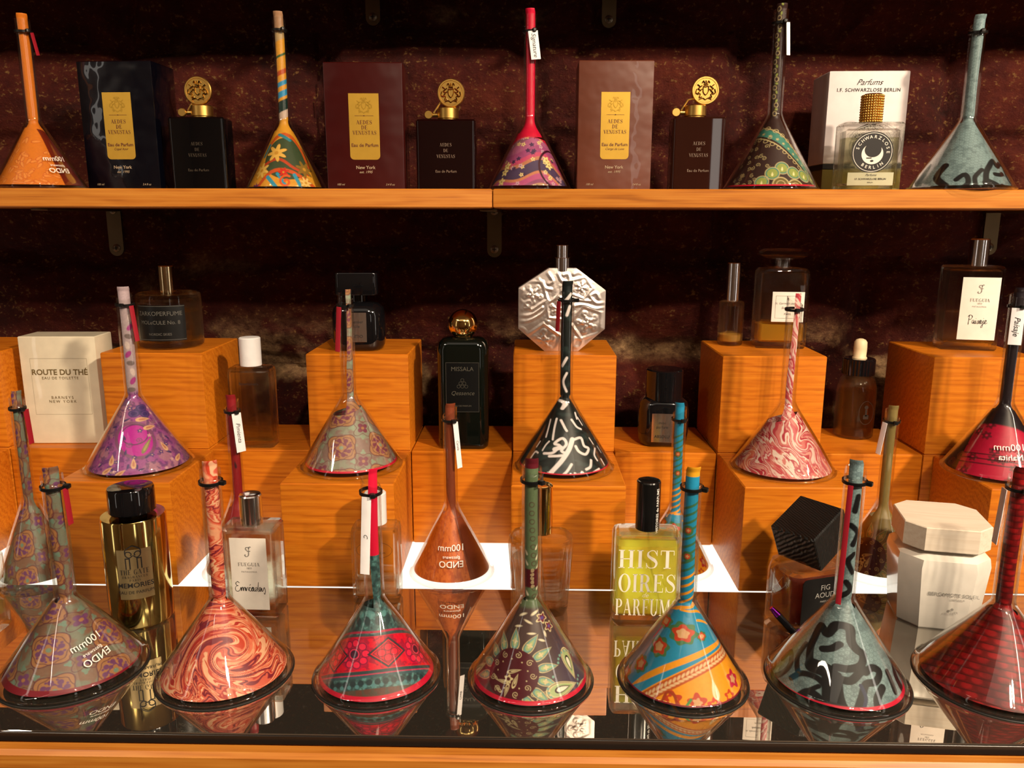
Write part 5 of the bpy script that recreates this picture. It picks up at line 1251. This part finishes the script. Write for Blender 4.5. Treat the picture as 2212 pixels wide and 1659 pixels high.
def decanter():
    s = Site(1682, 753, T2, half=.016); k = zdep(s.P)/F_PX; W_ = 107*k/2; h = s.h(576); d = W_*.62
    o = root('perfume_bottle', 'clear faceted decanter with flat glass stopper, cream label and amber liquid, on a raised cube', 'perfume bottle', s.P, -.10)
    sec = [(0, W_-.002, d-.002, .004), (.003, W_, d, .006), (h*.93, W_*.98, d, .006), (h*.98, W_*.92, d*.9, .008), (h, W_*.5, W_*.45, .009)]
    g, inn = shell_bottle(sec, .0034, .007, h*.94); part('glass_body', g.mesh('b', .5), SOLID, o)
    part('perfume', liquid(inn, h*.30).mesh('l', .5), LIQ('deep amber perfume', (.96, .60, .10), .45), o)
    rn = 17*k; h1 = s.h(557); part('frosted_neck', lathe([(rn, h-.001), (rn*.9, h+.003), (rn*1.0, h1-.002), (rn*1.35, h1-.0015), (rn*1.35, h1)], 36).mesh('n', .5), thin_glass('frosted glass', (.78, .76, .72), .6, .16, .2), o)
    h2 = s.h(537); a = 46*k; part('stopper', loft([(h1+.0002, a*.80, a*.5, .003), (h1+.003, a, a*.68, .004), (h2-.003, a, a*.68, .004), (h2, a*.8, a*.5, .003)], 2).mesh('st', .3), SOLID, o)
    lw, lh = 65*k, 63*k; x_ = .005; zc = s.h(663, -d); lb = part('label', box(x_, -d-.0004, zc, lw, .0005, lh, .0001).mesh(), LABELW, o)
    letters('lettering', [tg('IL', .0036, 0, .009), tg('St. Germain des Prés', .0034, 0, .004, .2), tg('Stéphanie', .0036, 0, -.001, .2, .01), tg('PARIS', .003, 0, -.008), (rect_geo(lw*.78, .0002), 0, .0125), (rect_geo(lw*.78, .0002), 0, -.0125), (rect_geo(.0002, .025), -lw*.39, 0), (rect_geo(.0002, .025), lw*.39, 0)], -d-.0009, INKG, lb, x_, zc)
decanter()
def hand_word(wd):
    if wd == 'Paisaje':
        return [[(0, -.1), (.02, .5), (.06, .95)], [(-.1, .75), (.1, 1.0), (.34, .85), (.26, .55), (.06, .45)], [(.55, .40), (.42, .42), (.36, .2), (.46, .05), (.58, .35), (.56, .1), (.66, .05), (.74, .38), (.72, .1), (.82, .05), (.98, .40), (1.02, .2), (.92, .02), (1.05, .08), (1.28, .40), (1.14, .38), (1.1, .12), (1.22, .06), (1.3, .38), (1.28, .1), (1.38, .05), (1.5, .42), (1.46, -.3), (1.32, -.38), (1.4, -.1), (1.66, .12), (1.8, .38), (1.68, .4), (1.62, .15), (1.74, .03), (1.92, .15)], [(1.5, .62), (1.52, .66)], [(.74, .58), (.76, .62)]]
    return [[(.42, .85), (.22, .98), (.06, .8), (.16, .6), (.3, .58)], [(.18, .56), (0, .4), (.02, .1), (.2, 0), (.42, .14), (.52, .42), (.55, .05), (.62, .36), (.72, .4), (.74, .05), (.82, .35), (.92, .4), (.95, .05), (1.0, .38), (1.02, .05), (1.12, .36), (1.2, .4), (1.24, .08), (1.32, .3), (1.42, .38), (1.34, .42), (1.3, .15), (1.42, .03), (1.6, .3), (1.72, .4), (1.6, .42), (1.52, .2), (1.62, .04), (1.74, .36), (1.74, .06), (1.9, .1), (2.05, .38), (1.92, .4), (1.86, .15), (1.98, .03), (2.12, .4), (2.2, .95), (2.12, .1), (2.24, .05), (2.4, .38), (2.28, .4), (2.24, .15), (2.36, .04), (2.48, .36), (2.5, .05), (2.6, .1), (2.72, .42), (2.82, .1), (2.74, -.25), (2.66, -.1)], [(1.36, .6), (1.46, .72)]]
def logo_f(s_):
    V, F_ = hand_geo([[(.42, .78), (.3, .95), (.08, .92), (.02, .74), (.2, .62)], [(.62, .98), (.46, 1.0), (.36, .8), (.34, .4), (.3, .05), (.1, -.1), (-.08, .02), (-.02, .16)], [(.16, .52), (.36, .50), (.52, .54)]], s_, .10); return V, F_
def fueguia(label, cxb, yb, z, half, wpx, ytop, word, fill, cap_y, cap_w, lab, rz, dpx=None, capx=0, thick=.0030, capmat=None):
    s = Site(cxb, yb, z, half=half); k = zdep(s.P)/F_PX; W_ = wpx/2*k; h = s.h(ytop, -half)
    o = root('perfume_bottle', label, 'perfume bottle', s.P, rz); d = half
    sec = [(0, W_-.0015, d-.0015, .002), (.002, W_, d, .003), (h-.003, W_, d, .003), (h, W_-.002, d-.002, .002)]
    g, inn = shell_bottle(sec, thick, .008, h-.004); part('glass_body', g.mesh('b', .5), SOLID, o)
    part('perfume', liquid(inn, h*fill).mesh('l', .5), LIQ('clear perfume', (.96, .95, .86), .6), o)
    dip_tube(o, .01, h, 0, .003)
    rc = cap_w/2*k; h2 = s.h(cap_y); xo = capx*k
    part('cap', lathe([(rc, h-.0005), (rc, h2-.0015), (rc-.0008, h2-.0003), (rc-.0016, h2)], 40, (xo, 0)).mesh('c', .5), capmat or CHROME, o)
    lx, lw, lz, lh = lab; lb = part('label', box(lx, -d-.0004, lz*h, lw, .0005, lh*h, .0001).mesh(), LABELW, o); H2 = lh*h
    letters('lettering', [(logo_f(.0085), -.0, H2*.26), sg('FUEGUIA', .0034, 0, H2*.14, 1.05), tg('1833', .0026, 0, H2*.085), tg('PATAGONIA', .0022, 0, H2*.035, 0, 0, 1.2)], -d-.0009, INKG, lb, lx, lz*h)
    V, F_ = hand_geo(hand_word(word), .0100 if word == 'Paisaje' else .0098, .055)
    letters('handwriting', [((V, F_), 0, -H2*.24)], -d-.0009, INK, lb, lx, lz*h)
fueguia('tall clear bottle with chrome cap and cream handwritten label, on the rightmost raised cube', 2087, 757, T2, .015, 112, 575, 'Paisaje', .45, 515, 38, (.006, .0385, .50, .74), -.20, capx=8)

# ---- things on the back cubes ---------------------------------------------------
def the_box():
    P = at_y(133, 967, .872); x0, x1 = at_y(56, 967, .872).x, at_y(232, 967, .872).x; x1 = at_y(228, 967, .872).x
    h = at_y(100, 727, .872).z-T1; wd = (x1-x0)*.92; dp = .040
    o = root('perfume_carton', 'cream carton in clear film standing on the back cubes at the left', 'carton', (x0+wd/2+.006, .872+dp/2, T1), .04)
    part('carton_body', box(0, 0, h/2, wd, dp, h, .0008).mesh(), pm('cream card in film', (.78, .70, .53), .42, 0, .5, .7, bump=(18, .25, .003)), o)
    part('panel_frame', flat([((lambda V, F_: (V, F_))(*rect_geo(wd*.74, .0003)), 0, h*.26), (rect_geo(wd*.74, .0003), 0, -h*.26), (rect_geo(.0003, h*.52), -wd*.37, 0), (rect_geo(.0003, h*.52), wd*.37, 0)], -dp/2-.0003, 0, h*.54), pm('pale grey line', (.45, .40, .30), .6), o)
    br = pm('olive brown ink', (.16, .11, .04), .5)
    letters('lettering', [tg('ROUTE DU THÉ', .0088, 0, .010, 0, .022), tg('EAU DE TOILETTE', .0043, 0, .0035, 0, 0, 1.2), tg('BARNEYS', .0046, 0, -.019, 0, 0, 1.4), tg('NEW YORK', .0046, 0, -.0235, 0, 0, 1.4)], -dp/2-.0003, br, o, 0, h*.59)
the_box()
def simple_clear(label, cxb, yb, z, half, wpx, ytop, cap_y, cap_w, capmat, liqc, fill, texts, rz=0, rad=.006, thick=.0024, shoulder=.04, cat='perfume bottle', capround=True, oval=None, textmat=None, ty=0.6, liqmix=.5, wtop=1.0):
    s = Site(cxb, yb, z, half=half); k = zdep(s.P)/F_PX; W_ = wpx/2*k; h = s.h(ytop); d = half
    o = root('perfume_bottle', label, cat, s.P, rz); rad = min(rad, d*.98, W_*.98)
    sec = [(0, W_*.93, d*.9, rad*.8), (.0025, W_*.985, d*.98, rad), (.006, W_, d, rad), (h*.5, W_*(1+wtop)/2, d, rad), (h*(1-shoulder*2), W_*wtop, d, rad), (h*(1-shoulder*.6), W_*.965*wtop, d*.96, rad), (h, W_*.84*wtop, d*.8, rad*.7)]
    g, inn = shell_bottle(sec, thick, .007, h*(1-shoulder)-.001, 8); part('glass_body', g.mesh('b', .5), SOLID, o)
    if fill: part('perfume', liquid(inn, h*fill, n=8).mesh('l', .5), LIQ('perfume '+label[:18], liqc, liqmix), o)
    dip_tube(o, .009, h, 0, .005)
    rc = cap_w/2*k; h2 = s.h(cap_y)
    part('cap', lathe([(rc*.97, h+.0005), (rc, h+.001), (rc, h2-.0012), (rc-.0009, h2-.0002), (rc-.002, h2)], 44).mesh('c', .5), capmat, o)
    gs = list(texts)
    if oval: gs.append((ring_geo(*oval, .0003, 50), 0, 0))
    if gs: letters('lettering', gs, -d-.0003, textmat or INK, o, 0, h*ty)
    return o, h, d, k, s
simple_clear('clear square bottle with white cap, on the back cubes left of the bronze quatrefoil funnel', 551, 968, T1, .0125, 92, 790, 728, 44, WHITEP, (.95, .95, .80), .16, [tg('Bowmakers', .0045, 0, 0)], ty=.8, oval=None, rad=.004, thick=.0022)
def missala():
    s = Site(1002, 972, T1, half=.017); k = zdep(s.P)/F_PX; W_ = 53.5*k; h = s.h(727, 0); d = .0165
    o = root('perfume_bottle', 'tall black bottle with polished gold ball stopper, on the back cubes', 'perfume bottle', s.P, 0)
    sec = [(0, W_-.003, d-.003, .008), (.003, W_-.0005, d-.0005, .010), (.008, W_, d, .011), (h*.90, W_, d, .011), (h*.96, W_-.002, d-.0015, .011), (h*.99, W_-.006, d-.004, .010), (h, W_*.55, d*.6, .008)]
    part('glass_body', loft(sec, 8).mesh('b', .8), pm('black bottle green glass', (.002, .0035, .0025), .07, 0, .5, .5), o)
    lb = part('black_label', box(0, -d-.0004, h*.57, W_*1.32, .0005, h*.45, .0001).mesh(), pm('matt black label', (.002, .002, .002), .6, 0, .15), o)
    pr = pm('dull grey print', (.07, .065, .05), .5); w2, h2 = W_*1.28, h*.44
    tri = []
    for i in range(3):
        for j in range(3-i): tri.append((ring_geo(.0019, .0019, .0003, 14), (j-(2-i)/2)*.0042, .001+i*.0036))
    letters('lettering', [tg('MISSALA', .0066, 0, h2*.37), tg('Qessence', .0065, 0, -h2*.12, .3), tg('EAU DE PARFUM', .0026, 0, -h2*.38), (rect_geo(w2, .0003), 0, h2/2), (rect_geo(w2, .0003), 0, -h2/2), (rect_geo(.0003, h2), -w2/2, 0), (rect_geo(.0003, h2), w2/2, 0)]+tri, -d-.0009, pr, lb, 0, h*.57)
    hc = s.h(700); R = 31*k
    part('collar', lathe([(R*.55, h-.001), (R*.62, h+.001), (R*.62, h+.0025), (R*.45, h+.0032), (R*.40, h+.0045)], 36).mesh('c', .5), GOLDP, o)
    part('ball_stopper', lathe([(max(.0002, R*math.sin(a)), hc-R*math.cos(a)) for a in [PI*i/22 for i in range(23)]], 48).mesh('b', 2), GOLDP, o)
missala()
def dropper():
    s = Site(1848, 944, T1, half=.019, Y=None); s = Site(1846, 950, T1, half=.019); k = zdep(s.P)/F_PX; R = 40*k; h = s.h(800)
    o = root('dropper_bottle', 'clear dropper bottle with black screw cap and cream rubber bulb, on the back cubes', 'dropper bottle', s.P, 0)
    prof = [(R*.9, 0), (R, .002), (R, h*.70), (R*.97, h*.78), (R*.85, h*.88), (R*.62, h*.95), (R*.55, h)]
    g = lathe(prof, 48); g2 = lathe([(.001, .0025)]+[(r-.0016, max(z, .003)) for r, z in prof[1:-1]]+[(.001, h-.001)], 48); b = len(g.V); g.V += g2.V; g.F += [tuple(i+b for i in f[::-1]) for f in g2.F]
    part('glass_body', g.mesh('b', .6), SOLID, o)
    part('liquid', lathe([(.001, .0034), (R-.0022, .0036), (R-.0022, h*.70), (.001, h*.70)], 48).mesh('l', .6), LIQ('brownish liquid', (.88, .72, .58), .7), o)
    part('pipette', tube([(0, 0, h), (0, 0, .010)], .0022, 12).mesh(), thin_glass(), o)
    hc = s.h(773); rc = 32*k; cp = lathe([(rc, h-.004), (rc, hc-.001), (rc-.001, hc)], 60)
    for i, v in enumerate(cp.V):
        a = math.atan2(v.y, v.x); r = math.hypot(v.x, v.y)
        if r > rc*.98: v.x *= 1+.02*math.cos(a*30); v.y *= 1+.02*math.cos(a*30)
    part('screw_cap', cp.mesh('c', .5), BLACKG, o); hb = s.h(731); rb = 13.5*k
    part('rubber_bulb', lathe([(rb*1.1, hc), (rb*1.1, hc+.001), (rb*.95, hc+.002), (rb, (hc+hb)/2), (rb*.95, hb-.004), (rb*.7, hb-.0014), (rb*.3, hb-.0002)], 32).mesh('r', 1), pm('cream rubber', (.78, .62, .38), .5), o)
    letters('emblem', [(ring_geo(.0085, .014, .0005), 0, 0), (disc_geo(.0022, .0022), 0, .0065), (rect_geo(.0022, .008), 0, .0), (rect_geo(.006, .005), 0, -.005)], -R-.0006, pm('dark brown print', (.03, .018, .012), .5), o, .004, h*.42)
dropper()
# ---- things standing on the mirror ----------------------------------------------
def gate():
    s = Site(301, 1357, ZT, half=.022, wpx=None); k = zdep(s.P)/F_PX; R = 64*k; h = s.h(1108)
    o = root('perfume_bottle', 'gold metallic cylinder bottle with large round black cap, standing on the mirror', 'perfume bottle', s.P, rz_cam(s.P))
    part('metal_body', lathe([(R*.92, 0), (R*.98, .0012), (R, .003), (R, h-.002), (R*.97, h-.0004), (R*.4, h)], 72).mesh('b', .5), pm('mirror gold lacquer', (.80, .62, .22), .10, 1.0), o)
    nu = 30; a = np.linspace(-.62, .42, nu); r2 = R+.0004
    lb = part('gold_label', mesh('lb', [(r2*math.sin(t), -r2*math.cos(t), z) for z in (h*.30, h*.76) for t in a], [(i, i+1, i+1+nu, i+nu) for i in range(nu-1)]), pm('brushed pale gold label', (.52, .40, .20), .35, .8), o)
    g = G(); c0 = -.12
    def ad(V, F_, z): g.add([((r2+.0003)*math.sin(x/R+c0), -(r2+.0003)*math.cos(x/R+c0), h*z+y_) for x, y_ in V], F_)
    ad(*serif_geo('THE GATE', .0046, .75, .08), .555); ad(*serif_geo('FRAGRANCES', .0022, 1.0, .12), .51); ad(*serif_geo('PARIS', .0022, 1.0, .14), .48)
    ad(*text_geo('MEMORIES', .0064, 0, .010), .43); ad(*text_geo('EAU DE PARFUM', .0040), .365)
    hw = h*.0
    for sx in (-1, 1):
        V, F_ = rect_geo(.0042, .0105); ad([(x+sx*.0046, y_) for x, y_ in V], F_, .635)
        for P in ([(sx*.0002, .0075), (sx*.003, .0055), (sx*.0058, .0075), (sx*.0056, .0105), (sx*.003, .011), (sx*.0012, .009), (sx*.002, .0075)], [(sx*.0062, .0085), (sx*.006, .0125), (sx*.003, .015), (0, .0165)]):
            V, F_ = _stroke(smooth_pts(P, 5), .0009); ad(V, F_, .635)
    V, F_ = rect_geo(.0102, .0007); 
    part('lettering', g.mesh(smooth=False), INK, lb)
    g = G()
    for sx in (-1, 1):
        V, F_ = rect_geo(.0022, .0098); g.add([((r2+.0005)*math.sin((x+sx*.0046)/R+c0), -(r2+.0005)*math.cos((x+sx*.0046)/R+c0), h*.635+y_-.0006) for x, y_ in V], F_)
    part('gate_posts', g.mesh(smooth=False), pm('brushed pale gold label', (.52, .40, .20)), lb)
    rc = 46*k; h2 = s.h(1050); part('neck', lathe([(rc*.6, h-.0005), (rc*.6, h+.003)], 32).mesh('n', .5), BLACKP, o)
    cp = lathe([(rc*.96, h+.0025), (rc, h+.0035), (rc, h2-.0018), (rc*.96, h2-.0003), (rc*.88, h2)], 64); part('cap', cp.mesh('c', .5), BLACKG, o)
gate()
fueguia('clear rectangular bottle with chrome cap and cream handwritten label, standing on the mirror', 553, 1335, ZT, .0155, 114, 1143, 'Enneadas', .93, 1066, 46, (.0008, .0335, .50, .80), -.02, capx=0)
simple_clear('clear bottle with oval outline label and tall white cap, behind the crimson-banded funnel', 816, 1308, ZT, .013, 100, 1130, 1062, 46, WHITEP, (.96, .92, .82), .30, [sg('EAU', .005, 0, .003), tg('EAU DE PARFUM', .0028, 0, -.003)], oval=(.017, .0085), ty=.72, rad=.004, thick=.0026)
simple_clear('clear rounded bottle tapering to its foot with tall gold cap, behind the plum paisley funnel', 1167, 1335, ZT, .018, 118, 1150, 1046, 48, GOLDP, (.97, .90, .80), .72, [], rad=.016, thick=.0030, shoulder=.07, wtop=1.18)
def histoires():
    s = Site(1392, 1357, ZT, half=.0155); k = zdep(s.P)/F_PX; W_ = 71*k; h = s.h(1138, 0)*.985; d = .0155
    o = root('perfume_bottle', 'rectangular bottle of yellow perfume with big white serif lettering and black cap', 'perfume bottle', s.P, -.02)
    sec = [(0, W_-.004, d-.003, .003), (.003, W_-.001, d-.001, .004), (.006, W_, d, .005), (h-.006, W_, d, .005), (h-.002, W_-.002, d-.001, .004), (h, W_-.006, d-.004, .003)]
    g, inn = shell_bottle(sec, .0030, .011, h-.004); part('glass_body', g.mesh('b', .5), SOLID, o)
    part('perfume', liquid(inn, h*.86).mesh('l', .5), LIQ('bright yellow perfume', (1.0, .98, .26), .6), o)
    dip_tube(o, .012, h, 0, .016)
    letters('lettering', [(serif_geo('HIST', .0172, .98, .06), .0005, h*.20), (serif_geo('OIRES', .0172, .78, .05), .0015, -h*.055), (serif_geo('PARFUMS', .0160, .56, .04), .0020, -h*.315), tg('de', .006, 0, -h*.185, .4)], -d-.0004, pm('white enamel print', (.86, .82, .72), .4), o, -.002, h*.545)
    rc = 25*k; h2 = s.h(1036)
    cp = part('cap', lathe([(rc, h+.0006), (rc, h2-.0015), (rc-.0007, h2-.0004), (rc-.0018, h2)], 48).mesh('c', .5), pm('satin black cap', (.006, .006, .006), .16, 0, .5, .4), o)
    part('neck', lathe([(rc*.7, h-.001), (rc*.7, h+.001)], 32).mesh('n'), CHROME, o)
    g = G(); V, F_ = text_geo('HISTOIRES de PARFUMS', .0040, 0, .01)
    g.add([((rc+.0003)*math.sin(y_/rc+.72)*1.0, -(rc+.0003)*math.cos(-y_/rc+.72), 0) for x, y_ in V], F_)
    g = G(); g.add([((rc+.0003)*math.sin(-y_/rc+.75), -(rc+.0003)*math.cos(-y_/rc+.75), (h+h2)/2+x-.0035) for x, y_ in V], F_)
    part('lettering', g.mesh(smooth=False), WINK, cp)
histoires()
def figaoud():
    # a facetted bottle standing turned, with a charred wooden cube as its cap
    s = Site(1745, 1372, ZT, half=.024); k = zdep(s.P)/F_PX; h = s.h(1200); W_ = .033; d = .022
    o = root('perfume_bottle', 'smoky plum bottle with black front label and tilted black wooden cube cap', 'perfume bottle', s.P, .32)
    sec = [(0, W_-.004, d-.003, .009), (.004, W_, d, .010), (h*.78, W_, d, .010), (h*.93, W_*.94, d*.9, .010), (h, W_*.62, d*.6, .008)]
    g, inn = shell_bottle(sec, .0040, .008, h*.86, 3); part('glass_body', g.mesh('b', .4), SOLID, o)
    part('perfume', liquid(inn, h*.80, n=3).mesh('l', .4), LIQ('plum brown perfume', (.42, .14, .10), .5), o)
    lw, lh = W_*1.40, h*.72; lb = part('black_label', loft([(-.0004, lw/2, lh/2, .005), (.0004, lw/2, lh/2, .005)]).xf(Matrix.Translation((0, -d-.0005, h*.47)) @ Matrix.Rotation(PI/2, 4, 'X')).mesh(), BLACKP, o)
    letters('lettering', [tg('FIG', .0070, 0, .009, 0, 0), tg('AOUD', .0070, 0, .002), tg('PARFUM', .0025, 0, -.004)], -d-.0013, pm('grey print', (.30, .29, .27), .5), lb, 0, h*.55)
    part('collar', lathe([(.009, h-.001), (.009, h+.004)], 32).mesh('c', .5), CHROME, o)
    m, t, out = nt('charred black wood'); p = N(t, 'ShaderNodeBsdfPrincipled'); t.links.new(p.outputs[0], out.inputs[0]); p.inputs['Base Color'].default_value = (.004, .004, .004, 1); p.inputs['Roughness'].default_value = .45
    tc = N(t, 'ShaderNodeTexCoord'); wv = N(t, 'ShaderNodeTexWave', bands_direction='X'); wv.inputs['Scale'].default_value = 160; wv.inputs['Distortion'].default_value = 3; wv.inputs['Detail'].default_value = 2; t.links.new(tc.outputs['Object'], wv.inputs[0])
    b = N(t, 'ShaderNodeBump'); b.inputs['Distance'].default_value = .0008; t.links.new(wv.outputs['Fac'], b.inputs['Height']); t.links.new(b.outputs[0], p.inputs['Normal'])
    g = box(0, 0, 0, .0470, .0440, .0360, .0012); ctr = Vector((-.002, 0, h+.0225))
    g.xf(Matrix.Translation(ctr) @ Matrix.Rotation(-.42, 4, 'Y') @ Matrix.Rotation(.14, 4, 'X') @ Matrix.Rotation(.30, 4, 'Z'))
    part('cube_cap', g.mesh('cc', .3), m, o)
    q = root('perfume_sample_vial', 'slim vial with a shiny purple tip, leaning against the smoky plum bottle', 'vial', (at_z(1722, 1385, ZT).x, at_z(1722, 1385, ZT).y, ZT+.0040), 0)
    P1 = Vector((-.0235, .004, .0255)); part('vial_tube', tube([(0, 0, 0), P1*.75], .0032, 20).mesh(), BLACKG, q); part('purple_tip', tube([P1*.75, P1], .0032, 20, taper=lambda t: 1-.45*t).mesh(), pm('purple metal', (.35, .03, .55), .15, 1.0), q)
figaoud()
def jar():
    s = Site(2022, 1362, ZT, half=.034); k = zdep(s.P)/F_PX; W_ = 93*k; h = s.h(1168)
    o = root('diffuser_jar', 'large white glazed jar with pale wooden square lid, standing on the mirror at the right', 'jar', s.P, -.20)
    W_ = .0385
    sec = [(0, W_*.84, W_*.84, .014), (.002, W_*.88, W_*.88, .015), (h*.82, W_, W_, .016), (h*.93, W_*.97, W_*.97, .016), (h*.985, W_*.86, W_*.86, .015), (h, W_*.6, W_*.6, .013), (h+.003, W_*.55, W_*.55, .013)]
    part('jar_body', loft(sec, 1).mesh('j', .6), pm('white glazed ceramic', (.80, .76, .68), .18, 0, .5, .6), o)
    h2 = s.h(1112)*1.0; wl = W_*.94
    part('wooden_lid', loft([(h+.0032, wl-.0006, wl-.0006, .014), (h+.004, wl, wl, .0145), (h2-.0008, wl, wl, .0145), (h2, wl-.0008, wl-.0008, .014)], 1).mesh('l', .5), wood('pale ash wood', (.60, .50, .38), (.72, .62, .50), (.78, .70, .58), 40, .6, coat=0), o)
    gg = pm('grey print on jar', (.25, .24, .22), .5)
    letters('lettering', [tg('BERGAMOTE SOLEIL', .0046, 0, 0, 0, 0), tg('DIFFUSEUR', .0022, .004, -.0042), tg('ATELIER', .0028, .000, -.0165), (disc_geo(.0012, .0012), 0, -.0135)], -W_*.962-.0003, gg, o, .006, h*.50)
jar()
def leftblock():
    # clear acrylic case cut by the left edge
    P = at_z(-6, 1285, ZT)
    x1 = at_z(44, 1250, ZT).x; y0 = at_z(40, 1500, ZT).y; 
    o = root('perfume_bottle', 'low clear square bottle with golden liquid, cut by the left edge on the mirror', 'perfume bottle', (x1-.035, .712, ZT), .0)
    hh = .040; sec = [(0, .033, .021, .003), (.002, .034, .022, .003), (hh-.003, .034, .022, .003), (hh, .032, .020, .003)]
    g, inn = shell_bottle(sec, .0045, .009, hh-.006); part('glass_body', g.mesh('b', .5), SOLID, o); part('perfume', liquid(inn, hh*.6).mesh('l', .5), LIQ('golden perfume', (.95, .80, .25), .5), o)
    part('cap', box(-.0, 0, hh+.011, .026, .020, .020, .002).mesh(), SOLID, o)
leftblock()
